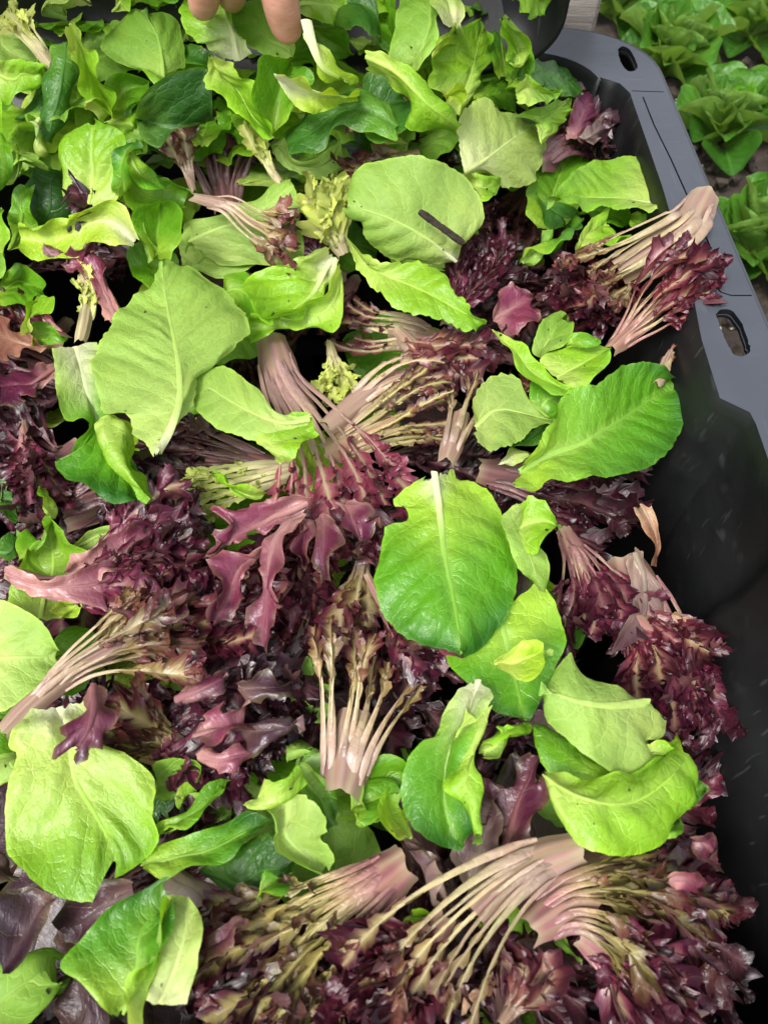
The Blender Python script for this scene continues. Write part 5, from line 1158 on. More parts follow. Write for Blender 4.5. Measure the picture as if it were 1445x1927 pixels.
    L('Z', 'pale', 60, 'pale cupped leaf underside with a rib, lower right, one corner folded up', [(1252, 1352), (1200, 1300), (1140, 1277), (1110, 1256), (1076, 1216), (1045, 1248), (1013, 1290)], [(1218, 1322), (1160, 1326), (1100, 1316), (1050, 1302), (1012, 1294)], [(1254, 1360), (1245, 1390), (1216, 1396), (1228, 1448), (1190, 1456), (1150, 1452), (1100, 1420), (1050, 1385), (1012, 1350), (1009, 1310)], rib=3.2, teeth=.5, blis=.9, cup=-6, specks=8)
    F('Z', 'mid', 44, 'leaf in half shade between the two big pale leaves at the lower right', [[(1150, 1475), (1060, 1465), (1020, 1440), (1000, 1365)], [(1155, 1465), (1080, 1430), (1003, 1365)], [(1160, 1455), (1110, 1425), (1060, 1390), (1008, 1360)]], rib=0)
    L('Z', 'lime', 62, 'glossy lime leaf with a folded upper edge, the lowest big leaf at the right', [(1022, 1452), (1100, 1466), (1180, 1463), (1240, 1450), (1287, 1430)], [(1024, 1460), (1100, 1500), (1190, 1510), (1287, 1440)], [(1026, 1472), (1046, 1530), (1092, 1590), (1160, 1611), (1222, 1600), (1268, 1535), (1287, 1480)], rib=1.2, blis=2.0, teeth=.3, cup=-4, specks=8, und=3)
    F('Z', 'lime', 56, 'small lime leaf tip at the right of the glossy lime leaf', [[(1215, 1400), (1250, 1392), (1290, 1425)], [(1215, 1420), (1250, 1425), (1285, 1436)], [(1220, 1445), (1255, 1450), (1285, 1440)]], rib=0, step=.0018)
    Pn('H', 'green', 44, 'lime leaf tip poking out to the right wall beside the glossy lime leaf', [(1110, 150), (1125, 20), (1180, 60), (1224, 105), (1190, 130), (1150, 168)], tip=3, wav=2)
    Pn('H', 'green', 40, 'dark green leaf edge under the glossy lime leaf', [(1040, 285), (1060, 230), (1105, 195), (1132, 250), (1080, 278)], tip=2, rib=0)
    F('Z', 'green', 52, 'bright green twisted leaf with a white base, below the dark green leaf', [[(868, 1290), (836, 1335), (822, 1375), (790, 1396), (760, 1440), (754, 1490), (768, 1550), (808, 1590), (870, 1597)], [(898, 1285), (880, 1350), (852, 1400), (838, 1470), (842, 1535), (872, 1596)], [(930, 1308), (912, 1345), (905, 1382), (882, 1415), (872, 1470), (900, 1520), (890, 1590)]], white=.5, ribw=6, rib=2.5, blis=2.0, wav=2.4, b0=.5)
    F('Z', 'lime', 62, 'pale lime flap rolled over the right side of the twisted leaf', [[(875, 1335), (862, 1380), (845, 1430), (833, 1480), (865, 1512), (900, 1590)], [(895, 1345), (890, 1410), (875, 1470), (888, 1520), (898, 1588)], [(925, 1330), (910, 1390), (898, 1440), (913, 1490), (908, 1545), (902, 1588)]], rib=0, blis=1.6, wav=2, cup=-2.5, und=1.5)
    Pn('F', 'lime', 50, 'small lime torn leaf between the twisted leaf and the pale cupped leaf', [(370, 915), (420, 850), (412, 798), (495, 780), (562, 800), (550, 855), (480, 885)], tip=4, teeth=1.4, wav=2)
    # ---------- bottom left
    L('Z', 'lime', 40, 'large blistered leaf with a white base and a dark glossy tip, lower left', [(60, 1335), (32, 1385), (26, 1412), (40, 1432), (20, 1520), (17, 1600), (60, 1650), (112, 1690), (172, 1697)], [(112, 1332), (136, 1420), (152, 1480), (190, 1550), (215, 1612)], [(166, 1318), (180, 1390), (248, 1425), (291, 1468), (288, 1530), (299, 1578), (262, 1622), (215, 1655)], blis=3.0, white=.35, ribw=7, rib=3, b0=.75, und=3.5, wav=1.8, teeth=.4)
    Pn('G', 'pale', 26, 'pale leaf tip at the left border above the blistered leaf', [(-20, 80), (-20, 40), (30, 10), (80, 10), (60, 60)], tip=3, rib=0)
    Pn('G', 'sage', 22, 'dull leaf between the blistered leaf and the pointed green leaf', [(575, 120), (570, 0), (730, 5), (722, 70), (680, 110), (610, 140)], tip=3)
    Pn('G', 'lime', 28, 'small lime curl above the pointed green leaf', [(648, 125), (700, 80), (738, 122), (700, 135), (680, 182), (655, 170)], tip=2, rib=0, step=.0017, wav=2)
    F('G', 'mid', 28, 'leaf rising to a point under the magenta frilled edge', [[(570, 245), (640, 215), (710, 180), (770, 90), (862, 72)], [(580, 260), (680, 240), (760, 180), (860, 78)], [(595, 275), (690, 270), (770, 225), (825, 150), (862, 84)]], wav=1.5, rib=1.2)
    L('G', 'green', 34, 'long dark green leaf with a bright lime edge, pointing right, lower left', [(510, 368), (590, 300), (720, 270), (840, 222), (930, 182), (992, 228)], [(520, 378), (660, 350), (800, 320), (900, 270), (992, 235)], [(530, 390), (602, 426), (700, 402), (830, 372), (935, 300), (990, 242)], teeth=.2, blis=1.3)
    Pn('G', 'dark', 24, 'dark blue green leaf below the long lime edged leaf', [(740, 400), (850, 330), (985, 262), (1060, 320), (1104, 370), (1072, 460), (955, 510), (890, 575), (840, 510)], tip=4, blis=1.2)
    Pn('G', 'green', 34, 'small bright folded flap on the dark blue green leaf', [(960, 515), (985, 400), (1078, 440), (1065, 478)], tip=2, rib=0, step=.0018)
    L('G', 'pale', 36, 'pale jagged leaf with a straight rib left of the cream stem cluster', [(905, 150), (940, 150), (1000, 185), (1042, 250), (1032, 292), (1085, 345), (1150, 400), (1205, 398)], [(1075, 105), (1072, 180), (1056, 250), (1110, 320), (1203, 398)], [(1080, 105), (1150, 150), (1196, 180), (1216, 250), (1190, 272), (1216, 342), (1206, 396)], teeth=1.2, rib=3, blis=.9)
    F('G', 'lime', 44, 'lime folded flap at the top of the pale jagged leaf', [[(990, 60), (1050, 60), (1100, 0)], [(960, 130), (1050, 110), (1110, 20)], [(905, 150), (980, 162), (1060, 135), (1116, 60)]], rib=0)
    Pn('G', 'green', 26, 'narrow green leaf between the pale jagged leaf and the cream stem cluster', [(1110, 0), (1180, 65), (1242, 140), (1240, 232), (1190, 190), (1175, 120)], tip=3)
    Pn('G', 'mid', 18, 'dull green leaf under the cut ends of the cream stem cluster', [(1310, 180), (1320, 90), (1450, 50), (1500, 120), (1440, 190), (1335, 240)], tip=3)
    Pn('G', 'mauve', 24, 'dull mauve crinkled leaf between the dark blue green leaf and the netted leaf', [(620, 420), (720, 428), (840, 520), (895, 590), (800, 650), (720, 530), (645, 460)], tip=3, blis=2)
    L('G', 'purple', 28, 'large smooth dark purple leaf with a mauve rib at the lower left border', [(215, 500), (130, 458), (60, 468), (-40, 480)], [(212, 502), (140, 570), (80, 660), (10, 770)], [(212, 510), (172, 580), (132, 700), (40, 772), (10, 775)], blis=1.4, teeth=.4)
    Pn('G', 'purple', 22, 'dark purple rounded leaf at the left border below the blistered leaf', [(-30, 290), (60, 355), (75, 385), (20, 405), (-30, 400)], tip=2, rib=0)
    L('G', 'purple', 14, 'dark purple leaf in shade behind the green leaf with the folded margin', [(480, 440), (380, 440), (260, 500), (190, 600)], [(500, 480), (380, 540), (230, 640)], [(520, 520), (420, 620), (300, 680), (235, 660)], blis=1.4)
    Pn('G', 'purple', 10, 'dark purple leaf at the bottom border in the lower left corner', [(190, 1000), (190, 860), (230, 780), (330, 850), (380, 960), (350, 1010)], tip=2, blis=1.5)
    Pn('G', 'sage', 6, 'dull crinkled green leaf in the shaded lower left corner', [(-30, 980), (0, 800), (120, 770), (205, 800), (185, 890), (90, 970)], tip=3, blis=2.4)
    L('G', 'milk', 54, 'pale half of a leaf with forked veins beside the green leaf with the folded margin', [(545, 880), (580, 760), (608, 640), (626, 488)], [(600, 890), (680, 700), (700, 600), (690, 498)], [(700, 890), (745, 740), (768, 660), (764, 600), (716, 498)], rib=2, blis=1.2, teeth=.3)
    L('G', 'green', 60, 'green glossy leaf with a folded bright margin, at the bottom left', [(420, 935), (370, 885), (280, 795), (213, 742), (300, 640), (420, 522), (540, 490), (624, 486)], [(460, 935), (478, 850), (492, 770), (495, 650), (540, 550), (625, 488)], [(472, 900), (484, 800), (520, 758), (565, 730), (600, 630), (626, 492)], blis=1.8, teeth=.2, rib=2, cup=4)
    F('G', 'lime', 64, 'lime margin of the green glossy leaf folded outward to the bottom border', [[(482, 990), (468, 880), (490, 790), (545, 750), (590, 660), (624, 492)], [(505, 990), (510, 880), (530, 800), (575, 710), (626, 500)], [(528, 990), (552, 880), (556, 800), (592, 710), (628, 505)]], rib=0, teeth=.2)
    # ---------- bottom right scraps
    Pn('H', 'lime', 46, 'small lime leaf at the left of the twisted leaf, lower middle', [(100, 270), (35, 230), (10, 175), (60, 113), (112, 200), (128, 262)], tip=3)
    Pn('H', 'lime', 26, 'bright lime scrap under the arched pink stem', [(85, 600), (95, 530), (150, 528), (202, 580), (150, 612)], tip=3, rib=0)
    Pn('H', 'mid', 18, 'dull green leaf behind the small lime leaf, lower middle', [(-40, 180), (-10, 0), (85, 0), (80, 110), (20, 165)], tip=3)
    Pn('H', 'sage', 30, 'dull green leaf tip under the pink cut base of the cream ribbed leaf', [(610, 620), (665, 600), (742, 680), (756, 722), (690, 692)], tip=3, rib=0)
    Pn('H', 'purple', 6, 'smooth dark purple leaf in the hollow under the cream ribbed leaf', [(480, 720), (560, 668), (690, 720), (702, 830), (640, 885), (520, 830)], tip=3)
    Pn('H', 'rust', 30, 'pinkish brown leaf under the strands of the arched pink stem', [(310, 938), (325, 880), (440, 815), (432, 885), (380, 925)], tip=2, rib=0)
build_green_low()
build_green_mid()
# ------------------------------------------------------------------ leaves buried under the ones above: a few kinds, copied
def filler_protos():
    protos = []
    shapes = [('mid', .10, .062), ('dark', .095, .055), ('sage', .085, .06), ('purple', .10, .05), ('lime', .095, .062), ('yellow', .07, .05)]
    for pal, ln, wd in shapes:
        n = 26
        t = np.linspace(0, 1, 7)
        prof = wd * np.array([.12, .30, .42, .5, .48, .34, .02])
        mid_ = np.c_[t * ln, 0 * t, .006 * np.sin(3 * t)]
        l_ = np.c_[t * ln, prof, .006 * np.sin(3 * t) + .3 * prof * .3]
        r_ = np.c_[t * ln, -prof, .006 * np.sin(3 * t) + .3 * prof * .2]
        rows = np.stack([catmull(c, n) for c in (l_, mid_, r_)], 1)
        name = 'lettuce_leaf'
        root = new_root(name, (0, 0, 0), '', 'lettuce leaf', None)
        blade(rows, 1, pal, name, np.zeros(3), root, dict(local=True, step=.004, wav=3.5, und=5, blis=1.4))
        protos.append((root, {'mid': 'green leaf buried deep in the pile, a scrap of it showing in a gap', 'dark': 'dark green leaf buried deep in the pile, a scrap of it showing in a gap', 'sage': 'grey green leaf buried deep in the pile, a scrap of it showing in a gap', 'purple': 'dark purple smooth leaf buried deep in the pile, a scrap of it showing in a gap', 'lime': 'light lime leaf buried deep in the pile, a scrap of it showing in a gap', 'yellow': 'small yellow green leaf buried deep in the pile, a scrap of it showing in a gap'}[pal]))
    for i, pal in enumerate(('dark', 'plum', 'dark', 'olive')):
        root = new_root('frilly_lettuce_leaf', (0, 0, 0), '', 'frilly lettuce leaf', None)
        sp = np.array([(0, 0, 0), (.03, .004, .004), (.06, -.002, .003), (.10, .003, -.004)])
        frill_core(sp, np.array((0, 0, 1.)), .014, .07, root, np.zeros(3), pal, dict(n=5, ls=10, bw=8, bs=.2, dens=.55, hz=8), 900 + i)
        protos.append((root, {'dark': 'very dark purple frilled leaf buried deep in the pile, a scrap of it showing in a gap', 'plum': 'plum frilled leaf buried deep in the pile, a scrap of it showing in a gap', 'olive': 'olive frilled leaf buried deep in the pile, a scrap of it showing in a gap'}[pal]))
    return protos
def copy_thing(root, group, label):
    r = root.copy(); COL.objects.link(r)
    for ch in root.children:
        c = ch.copy(); COL.objects.link(c); c.parent = r
    r['label'] = label; r['group'] = group
    return r
def place(r, p, rz, ry, rx, s=1.0):
    r.matrix_world = Matrix.Translation(p) @ Matrix.Rotation(rz, 4, 'Z') @ Matrix.Rotation(ry, 4, 'Y') @ Matrix.Rotation(rx, 4, 'X') @ Matrix.Scale(s, 4)
FILLERS = []
KEEP = {7: 'grey green leaf showing between the green leaf and the upright pale frilled sprig',
        8: 'small yellow leaf showing between the pale leaf underside and the pale olive frilled stalk',
        10: 'grey green leaf showing between the mint pale matte leaf and the dark purple leaf',
        12: 'dark purple frilled leaf showing between the wide ruffled leaf and the plum oak shaped leaf',
        13: 'lime leaf showing between the pale edged leaf and the smooth upright leaf',
        14: 'smooth dark purple leaf showing between the largest pale leaf and the pale leaf filling',
        15: 'dark purple frilled leaf showing between the pale yellow frilled leaf and the ruffled glossy leaf',
        16: 'grey green leaf showing between the largest round pale leaf and the light lime torn sheet',
        18: 'dark purple frilled leaf showing between the narrow bright and the long pink leaf',
        19: 'dark purple frilled leaf showing between the small green leaf and the dark wine red leaf',
        20: 'lime leaf showing between the smooth pale leaf and the largest pale leaf',
        21: 'grey green leaf showing between the largest pale leaf and the bundle of long pink stems',
        22: 'dark purple frilled leaf showing between the lime leaf and the dusty pale pink stems',
        23: 'green leaf showing between the dusty pale pink stems and the broad pink stem',
        24: 'dark purple frilled leaf showing between the burgundy frills and the broad dusty plum leaf',
        25: 'dark purple frilled leaf showing between the broad dusty plum leaf and the spiky pinkish frills',
        26: 'smooth dark purple leaf showing between the burgundy frills and the dull speckled leaf',
        27: 'dark purple frilled leaf showing between the dark wine lobe and the dark purple frills',
        28: 'small yellow leaf showing between the lime flap curled and the largest pale leaf',
        29: 'dark purple frilled leaf showing between the smooth pale leaf and the dark frilled leaf',
        30: 'small yellow leaf in the gap beside the bundle of long pink stems',
        31: 'dark purple frilled leaf showing between the pale pink fork and the dark frilled leaf',
        32: 'smooth dark purple leaf showing between the pale pink fork and the small pale leaf',
        34: 'olive frilled leaf showing between the small pale leaf and the long lime leaf',
        35: 'dark purple frilled leaf showing between the pinkish frilled sprig and the folded leaf',
        36: 'plum frilled leaf showing between the dark purple frills and the plum leaf',
        37: 'green leaf showing between the broad magenta leaf and the dusty pale green frilled stems',
        38: 'small yellow leaf showing between the pale leaf and the deep burgundy frills',
        40: 'dark purple frilled leaf showing between the dark frilled leaf and the narrow pale',
        41: 'dark purple frilled leaf showing between the bundle of long pink stems and the pale leaf',
        42: 'plum frilled leaf showing between the green leaf and the smooth pale matte leaf',
        43: 'dark purple frilled leaf showing between the long cream pink stalk and the green leaf',
        44: 'dark purple frilled leaf showing between the long pink leaf and the broad magenta leaf',
        45: 'dark purple frilled leaf showing between the deep burgundy frills and the plum lobed leaf',
        46: 'dark purple frilled leaf showing between the pale leaf and the large bright green oval leaf',
        47: 'smooth dark purple leaf showing between the large bright green oval leaf and the narrow pale',
        48: 'dark green leaf showing between the plum frilled leaf and the dark green leaf',
        49: 'green leaf showing between the large blistered leaf and the long cream pink stalk',
        50: 'dark purple frilled leaf showing between the long cream pink stalk and the dark plum lobe',
        52: 'dark purple frilled leaf showing between the dark shiny leaf and the dark plum frills',
        53: 'dark purple frilled leaf showing between the bright green twisted leaf and the plum tipped sprig',
        54: 'dark purple frilled leaf showing between the dark green leaf and the small lime torn leaf',
        55: 'smooth dark purple leaf showing between the pale cupped leaf underside and the dark green leaf',
        56: 'small yellow leaf showing between the purple leaf and the glossy lime leaf',
        57: 'smooth dark purple leaf showing between the large blistered leaf and the dark purple rounded leaf',
        58: 'dark purple frilled leaf showing between the long cream pink stalk and the large blistered leaf',
        59: 'grey green leaf showing between the long dark green leaf and the magenta frilled leaf edge',
        60: 'green leaf showing between the lime folded flap and the large near black purple leaf',
        61: 'dark green leaf showing between the small lime leaf and the dull green leaf',
        62: 'dark purple frilled leaf showing between the pale lime flap and the bright green twisted leaf',
        63: 'grey green leaf showing between the glossy lime leaf and the plum leaf',
        64: 'dark purple frilled leaf showing between the plum leaf and the arched pink and cream stem',
        65: 'smooth dark purple leaf showing between the large blistered leaf and the dark purple leaf',
        66: 'dark purple frilled leaf showing between the long dark green leaf and the leaf rising',
        67: 'smooth dark purple leaf in the gap beside the dark blue green leaf',
        68: 'grey green leaf showing between the leaf with a broad mauve and the pale jagged leaf',
        69: 'dark purple frilled leaf showing between the pale brown leaf and the wine red frilled leaf',
        70: 'plum frilled leaf showing between the arched pink and cream stem and the pale brown sprig',
        71: 'smooth dark purple leaf showing between the plum leaf and the arched pink and cream stem',
        73: 'dark purple frilled leaf showing between the dull crinkled green leaf and the dark purple leaf',
        74: 'smooth dark purple leaf showing between the pale half and the lime margin',
        77: 'dark purple frilled leaf showing between the wine red frilled leaf and the bright lime scrap',
        78: 'lime leaf showing between the arched pink and cream stem and the pale brown sprig',
        79: 'dark purple frilled leaf showing between the cream ribbed leaf and the purple frills',
        92: 'green leaf showing between the largest pale leaf and the green leaf edge low',
        93: 'smooth dark purple leaf showing between the bundle of long pink stems and the lime leaf',
        94: 'green leaf showing between the largest round pale leaf and the pale yellow frilled leaf',
        96: 'small yellow leaf showing between the narrow bright and the spiky pinkish frills',
        97: 'small yellow leaf showing between the dark purple frills and the folded leaf',
        98: 'smooth dark purple leaf showing between the largest pale leaf and the lime flap curled',
        99: 'dark purple frilled leaf showing between the smooth pale leaf and the largest pale leaf',
        100: 'green leaf showing between the fan of pale cream pink and the broad pink stem',
        101: 'olive frilled leaf showing between the fan of pale cream pink and the broad pink stem',
        102: 'dark purple frilled leaf showing between the dull pink leaf and the long lime leaf',
        103: 'dark purple frilled leaf showing between the lime leaf and the pale leaf',
        104: 'dark purple frilled leaf showing between the lime flap curled and the dark frilled leaf',
        105: 'green leaf showing between the dusty pale green frilled stems and the dark frilled leaf',
        106: 'dark purple frilled leaf showing between the bundle of long pink stems and the plum lobes',
        107: 'dark purple frilled leaf showing between the dark frilled leaf and the small lime leaf scrap',
        110: 'small yellow leaf showing between the long cream pink stalk and the small dark plum leaf',
        113: 'dark purple frilled leaf showing between the plum tipped sprig and the dull pale brown stems',
        114: 'lime leaf showing between the narrow pale and the dark green leaf',
        116: 'dark purple frilled leaf showing between the large blistered leaf and the small dark plum leaf',
        117: 'dark green leaf showing between the large blistered leaf and the leaf rising',
        118: 'lime leaf showing between the long cream pink stalk and the dark plum lobe',
        120: 'dark purple frilled leaf showing between the small lime torn leaf and the leaf in',
        121: 'dark purple frilled leaf showing between the small lime torn leaf and the plum leaf',
        122: 'smooth dark purple leaf in the gap beside the large blistered leaf',
        123: 'dark purple frilled leaf showing between the large blistered leaf and the dark purple leaf',
        126: 'plum frilled leaf showing between the bright green twisted leaf and the mauve sheath leaf',
        128: 'dark purple frilled leaf showing between the dark purple leaf and the green glossy leaf',
        129: 'smooth dark purple leaf showing between the green glossy leaf and the dark purple leaf',
        132: 'olive frilled leaf showing between the arched pink and cream stem and the pale brown sprig',
        168: 'grey green leaf showing between the pale three cornered leaf and the deep green leaf',
        170: 'green leaf showing between the upright pale frilled sprig and the large dark round leaf',
        171: 'green leaf showing between the very dark purple frilled leaf and the upright pale frilled sprig',
        172: 'lime leaf showing between the big folded pale leaf and the very dark purple frilled leaf',
        173: 'dark green leaf showing between the pale yellow frilled leaf and the pale leaf underside',
        174: 'grey green leaf showing between the long light leaf and the largest round pale leaf',
        189: 'grey green leaf showing between the broad matte grey green leaf and the dark rolled leaf',
        196: 'green leaf showing between the pale leaf and the long leaf',
        198: 'lime leaf showing between the lime leaf and the smooth rounded leaf',
        200: 'grey green leaf showing between the curled pale leaf and the shadowed green leaf',
        202: 'green leaf showing between the crinkled light leaf and the long light leaf',
        206: 'green leaf showing between the green leaf and the large dark round leaf',
        211: 'grey green leaf showing between the long light leaf and the crinkled light leaf',
        214: 'small yellow leaf showing between the long dark shiny leaf and the upright glossy blistered leaf',
        215: 'green leaf showing between the upright glossy blistered leaf and the little pale yellow torn flap',
        216: 'green leaf showing between the very dark purple frilled leaf and the large dark round leaf',
        219: 'dark green leaf showing between the dark arching leaf and the olive frilled edge',
        221: 'green leaf showing between the glossy rolled leaf and the crinkled light leaf',
        222: 'dark green leaf showing between the light leaf and the glossy rolled leaf',
        223: 'green leaf showing between the pale three cornered leaf and the small pale torn scrap',
        224: 'lime leaf showing between the upright glossy blistered leaf and the large dark round leaf',
        225: 'lime leaf showing between the large dark round leaf and the folded curling flap',
        227: 'lime leaf showing between the very dark purple frilled leaf and the dark arching leaf',
        228: 'lime leaf showing between the very dark purple frilled leaf and the pale olive frilled stalk',
        229: 'dark green leaf showing between the olive frilled edge and the pale leaf underside',
        231: 'grey green leaf showing between the mint pale matte leaf and the dark purple leaf strip',
        232: 'lime leaf showing between the mint pale matte leaf and the largest round pale leaf',
        242: 'grey green leaf showing between the leaf with a thick white and the crinkled light leaf',
        243: 'green leaf showing between the pale pink stalk and the long dark shiny leaf',
        244: 'green leaf showing between the long leaf and the dull green leaf',
        245: 'lime leaf showing between the broad matte grey green leaf and the dull green leaf',
        246: 'green leaf showing between the broad matte grey green leaf and the plain green leaf',
        248: 'grey green leaf showing between the smooth grey green leaf and the smooth rounded leaf',
        249: 'grey green leaf showing between the leaf with bright puckers and the shadowed green leaf',
        251: 'grey green leaf showing between the dark blue green leaf and the shadowed green leaf',
        254: 'small yellow leaf showing between the blistered lime leaf and the long dark shiny leaf',
        256: 'grey green leaf showing between the long leaf and the broad matte grey green leaf',
        257: 'lime leaf showing between the broad matte grey green leaf and the large dark round leaf',
        258: 'dark green leaf showing between the lime leaf and the smooth rounded leaf',
        260: 'green leaf showing between the curled pale leaf and the smooth rounded leaf',
        261: 'small yellow leaf showing between the long light leaf and the dark blue green leaf',
        262: 'grey green leaf showing between the long upright pale leaf and the crinkled light leaf',
        265: 'lime leaf showing between the long dark shiny leaf and the long leaf',
        266: 'dark green leaf showing between the green leaf and the large dark round leaf',
        268: 'green leaf showing between the large dark round leaf and the lime leaf',
        269: 'green leaf showing between the lime leaf and the pale olive frilled stalk',
        270: 'lime leaf showing between the curled pale leaf and the small pale leaf',
        271: 'lime leaf showing between the dark arching leaf and the pale leaf underside',
        272: 'olive frilled leaf showing between the dark arching leaf and the long light leaf',
        273: 'green leaf showing between the crinkled light leaf and the mint pale matte leaf',
        274: 'lime leaf showing between the dark glossy leaf and the rounded bright leaf',
        275: 'grey green leaf showing between the long dark shiny leaf and the long leaf',
        279: 'lime leaf showing between the lime leaf and the pale olive frilled stalk',
        280: 'grey green leaf showing between the pale leaf underside and the dark arching leaf',
        281: 'small yellow leaf showing between the olive frilled edge and the dark arching leaf',
        282: 'grey green leaf showing between the olive frilled edge and the dark arching leaf',
        284: 'lime leaf showing between the mint pale matte leaf and the light leaf'}
def build_buried():
    protos = filler_protos(); used = set(); k = -1
    rg = random.Random(5)
    for dep, nx, ny, ytop, yspan, xspan in ((-24, 8, 11, 0, 1960, 1330), (-48, 7, 9, 0, 1960, 1330), (-16, 9, 5, -60, 400, 1010), (-2, 10, 6, -60, 370, 1000), (9, 11, 5, -60, 360, 1000)):
        for iy in range(ny):
            for ix in range(nx):
                x = xspan * (ix + .5 + rg.uniform(-.45, .45)) / nx; y = ytop + yspan * (iy + .5 + rg.uniform(-.45, .45)) / ny
                if x > 1215 - (0 if y > 500 else 120) or (x > 930 and y < 190): continue
                top_left = y < 480 and x < 1000
                pr = rg.choices(range(10), weights=((4, 1.5, 3, 0, 5, 2.5, 0, 0, 0, .2) if top_left else (1.4, 1.2, .8, 2, .6, .3, 4, 2, 3, 1)))[0]
                if x < 420 and y > 1560: pr = 3 if (ix + iy) % 2 else 6
                root, lab = protos[pr]
                grp = lab.split(' buried')[0].replace('leaf', 'leaves') + ' buried in the pile'; kind_ = lab.split(' leaf')[0]
                k += 1
                dz = rg.uniform(-8, 8); rz = rg.uniform(0, 6.28); rr = (rg.uniform(-1, 1), rg.uniform(-.5, .5), rg.uniform(.7, 1.1))
                if KEEP is not None:
                    if k not in KEEP: continue
                    lab = KEEP[k]
                if pr not in used: used.add(pr); r = root; r['label'] = lab; r['group'] = grp
                else: r = copy_thing(root, grp, lab)
                p = px3(np.array([[x, y, dep + dz]]))[0]
                p = p - np.array([math.cos(rz), math.sin(rz), 0]) * .04
                p[0] = min(p[0], .150)
                if p[0] > .06 and math.cos(rz) > 0: rz = math.pi - rz
                ti_ = .55 if dep > -20 else .16
                if dep > 0: ti_ = .42; rr = (rr[0], rr[1], rr[2] * .78)
                place(r, p, rz, ti_ * rr[0], rr[1], rr[2])
                FILLERS.append((k, r))
    for i, (root, lab) in enumerate(protos):
        if i not in used:
            for ch in list(root.children): bpy.data.objects.remove(ch)
            bpy.data.objects.remove(root)
build_buried()

# ------------------------------------------------------------------ bark chip, soil crumbs
def build_chip():
    a = px3(np.array([[786., 402., 60]]))[0]; b_ = px3(np.array([[868., 462., 62]]))[0]
    root = link('bark_chip', None); root.location = a.tolist()
    props(root, 'dark splintered bark chip lying on the largest round pale leaf', 'bark chip')
    d = b_ - a; ln = np.linalg.norm(d); d /= ln; s_ = unit(np.cross(d, (0, 0, 1.))); up = np.cross(s_, d)
    n = 22; V = []; rg = np.random.default_rng(3)
    for i in range(n):
        t = i / (n - 1); w_ = .0024 * (1 + .10 * math.sin(i * .35) + .05 * rg.normal()) * (1 - .55 * abs(2 * t - 1) ** 6) * 1.0; h = .0020 * (1 + .12 * math.sin(i * .4 + 1) + .06 * rg.normal())
        for k in range(10):
            an = k / 10 * 2 * math.pi
            r = 1 + .05 * rg.normal()
            V.append(d * (t * ln + rg.normal() * .0003) + s_ * w_ * r * math.cos(an) + up * (h * r * math.sin(an) + .002))
    F_ = [(i * 10 + k, i * 10 + (k + 1) % 10, (i + 1) * 10 + (k + 1) % 10, (i + 1) * 10 + k) for i in range(n - 1) for k in range(10)]
    F_ += [tuple(range(9, -1, -1)), tuple(range((n - 1) * 10, n * 10))]
    link('bark', make_mesh('bark', np.array(V), F_, M_BARK, smooth=False), root)
build_chip()
def build_specks():
    bm = bmesh.new()
    for p in SPECK_PTS:
        r = random.choice((.0002, .0003, .0004, .0005, .0008)) * random.uniform(.7, 1.2)
        v = unit(np.array([0, 0, CAM_H]) - p)
        res = bmesh.ops.create_icosphere(bm, subdivisions=1, radius=r, matrix=Matrix.Translation(Vector(p + v * .0006)) @ Matrix.Rotation(random.uniform(0, 6), 4, 'Z') @ Matrix.Diagonal((random.uniform(.8, 1.9), .8, .7, 1)))
        for q in res['verts']: q.co += Vector((random.gauss(0, 1), random.gauss(0, 1), random.gauss(0, 1))) * r * .2
    me = bpy.data.meshes.new('dirt'); bm.to_mesh(me); bm.free(); me.materials.append(M_BARK)
    props(link('dirt', me), kind='stuff')
build_specks()

# ------------------------------------------------------------------ lettuces growing in the bed beside the crate
def bed_leaf_mesh(ln, wd, lift, curl, pal, seed):
    n = 20
    t = np.linspace(0, 1, 8)
    prof = wd * np.array([.13, .17, .27, .42, .54, .58, .50, .16])
    ang = lift - curl * t ** 1.5
    dx = np.cos(ang); dz = np.sin(ang)
    x = np.r_[0, np.cumsum((dx[1:] + dx[:-1]) / 2)] * ln / 7; z = np.r_[0, np.cumsum((dz[1:] + dz[:-1]) / 2)] * ln / 7
    cupv = prof * 1.0
    nx, nz = -np.sin(ang), np.cos(ang)
    mid_ = np.c_[x, 0 * t, z]; l_ = np.c_[x + nx * cupv, prof * .9, z + nz * cupv]; r_ = np.c_[x + nx * cupv, -prof * .9, z + nz * cupv]
    cv = [np.c_[x + nx * prof * .80 * f * f, prof * .95 * f, z + nz * prof * .80 * f * f] for f in (1, .8, .45)]
    cv += [mid_] + [np.c_[c[:, 0], -c[:, 1], c[:, 2]] for c in cv[::-1]]
    return np.stack([catmull(c, n) for c in cv], 1)
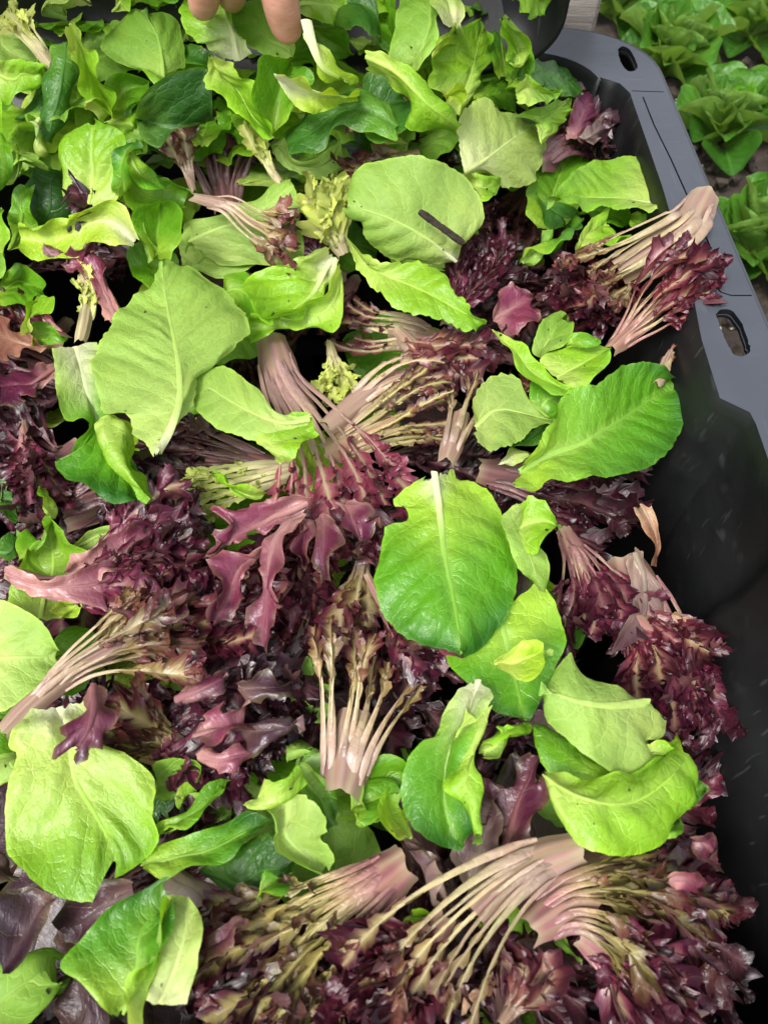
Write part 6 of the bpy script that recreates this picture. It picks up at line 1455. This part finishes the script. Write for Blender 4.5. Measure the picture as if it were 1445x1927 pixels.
def build_bed():
    tpl = link('growing_lettuce', None); tmp = []
    specs = [(.088, .066, .70, .60, 'bed'), (.080, .064, .98, .55, 'bed'), (.070, .058, 1.2, .45, 'bed'), (.055, .046, 1.42, .4, 'mid'), (.090, .066, .38, .55, 'dark'), (.075, .060, 1.08, .9, 'bed')]
    meshes = []
    for i, (ln, wd, li, cu, pal) in enumerate(specs):
        root = link('tmp', None)
        blade(bed_leaf_mesh(ln, wd, li, cu, pal, i), 3, pal, 'leaf', np.zeros(3), root, dict(local=True, step=.004, wav=.9, und=1.5, blis=1.2, teeth=.1, rib=2.2))
        ms = {}
        for ch in list(root.children):
            ms[ch.name.split('.')[0]] = ch.data; bpy.data.objects.remove(ch)
        bpy.data.objects.remove(root); meshes.append(ms)
    bpy.data.objects.remove(tpl)
    heads = [((1265, 80), 'leafy green lettuce head growing next to the crate corner, its left leaves pale', 1.12),
             ((1375, 205), 'compact green lettuce head with rounded cupped leaves, on dark soil by the right border', 1.0),
             ((1440, 430), 'bluish green lettuce head cut by the right border, beside the pink leaf on the rim', 1.02),
             ((1425, 20), 'bright green lettuce head in the top right corner', 1.05),
             ((1165, -20), 'shadowed lettuce head at the top border behind the wooden post', 1.0)]
    rg = random.Random(11)
    for (x, y), lab, sc in heads:
        p = ray_to(x, y, GZ + .05); 
        root = link('growing_lettuce', None); root.location = (float(p[0]), float(p[1]), GZ + .006)
        props(root, lab, 'lettuce', 'lettuces growing in the bed beside the crate')
        a = rg.uniform(0, 6)
        rings = [(4, 6), (0, 7), (5, 5), (1, 6), (2, 5), (3, 4)]
        for k, cnt in rings:
            for i in range(cnt):
                a += 2.39996 * .0 + 6.283 / cnt + rg.uniform(-.2, .2)
                o = link('leaf', meshes[k]['blade'], root)
                o.rotation_euler = (rg.uniform(-.3, .3), rg.uniform(-.25, .22), a)
                s = .86 * sc * rg.uniform(.82, 1.18); o.scale = (s, s, s)
                o.location = (.006 * math.cos(a), .006 * math.sin(a), {4: .0, 0: .006, 5: .012, 1: .014, 2: .02, 3: .026}[k])
                mrib = link('midrib', meshes[k]['midrib'], o)
            a += .4
build_bed()

# ------------------------------------------------------------------ the hand that holds the leaves at the top
def build_hand():
    z0 = .150
    def Pt(x, y, dz): 
        return ray_to(x, y, z0 + dz)
    verts, edges, rad = [], [], []
    def add(p, r, par=None):
        verts.append(tuple(float(v) for v in p)); rad.append(r)
        if par is not None: edges.append((par, len(verts) - 1))
        return len(verts) - 1
    wr = add(Pt(440, -470, .10), .026)
    palm = add(Pt(445, -330, .085), .030, wr)
    arm = add(Pt(420, -640, .11), .029, wr); add(Pt(400, -900, .12), .036, arm)
    def finger(root, pts, par=palm):
        i = par
        for x, y, dz, r in pts: i = add(Pt(x, y, dz), r * 1.22, i)
    finger(None, [(505, -215, .060, .0125), (520, -110, .052, .0102), (522, -25, .030, .0098), (536, 42, .008, .0088), (550, 80, -.004, .0066)])
    finger(None, [(465, -215, .064, .0122), (455, -120, .058, .0102), (442, -50, .034, .0095), (436, -14, .012, .0085), (434, 8, .002, .0064)])
    finger(None, [(425, -220, .062, .0118), (405, -130, .054, .0098), (390, -45, .030, .0092), (382, 4, .012, .0082), (379, 24, .002, .0062)])
    finger(None, [(385, -230, .058, .0108), (352, -150, .050, .0088), (338, -80, .030, .0082), (330, -45, .014, .0074), (327, -28, .004, .0056)])
    finger(None, [(520, -330, .060, .0145), (575, -240, .050, .0118), (590, -150, .036, .0105), (582, -85, .020, .0094), (572, -50, .008, .0070)])
    me = bpy.data.meshes.new('hand'); me.from_pydata(verts, edges, [])
    o = bpy.data.objects.new('hand', me); COL.objects.link(o)
    sk = o.modifiers.new('skin', 'SKIN'); sk.use_smooth_shade = True
    for v, r in zip(me.skin_vertices[0].data, rad): v.radius = (r, r)
    me.skin_vertices[0].data[1].use_root = True
    sb = o.modifiers.new('sub', 'SUBSURF'); sb.levels = 2; sb.render_levels = 2
    dg = bpy.context.evaluated_depsgraph_get()
    m2 = bpy.data.meshes.new_from_object(o.evaluated_get(dg))
    bpy.data.objects.remove(o); bpy.data.meshes.remove(me)
    m2.name = 'body'; m2.materials.clear(); m2.materials.append(M_SKIN)
    for f in m2.polygons: f.use_smooth = True
    root = link('person', None); root.location = Pt(445, -330, .085).tolist()
    props(root, 'bare hand reaching down from the top border, fingertips on the white ribbed leaf', 'person')
    b_ = link('body', m2, root); b_.location = (-root.location)
    # finger nails on the far side of the fingertips
build_hand()
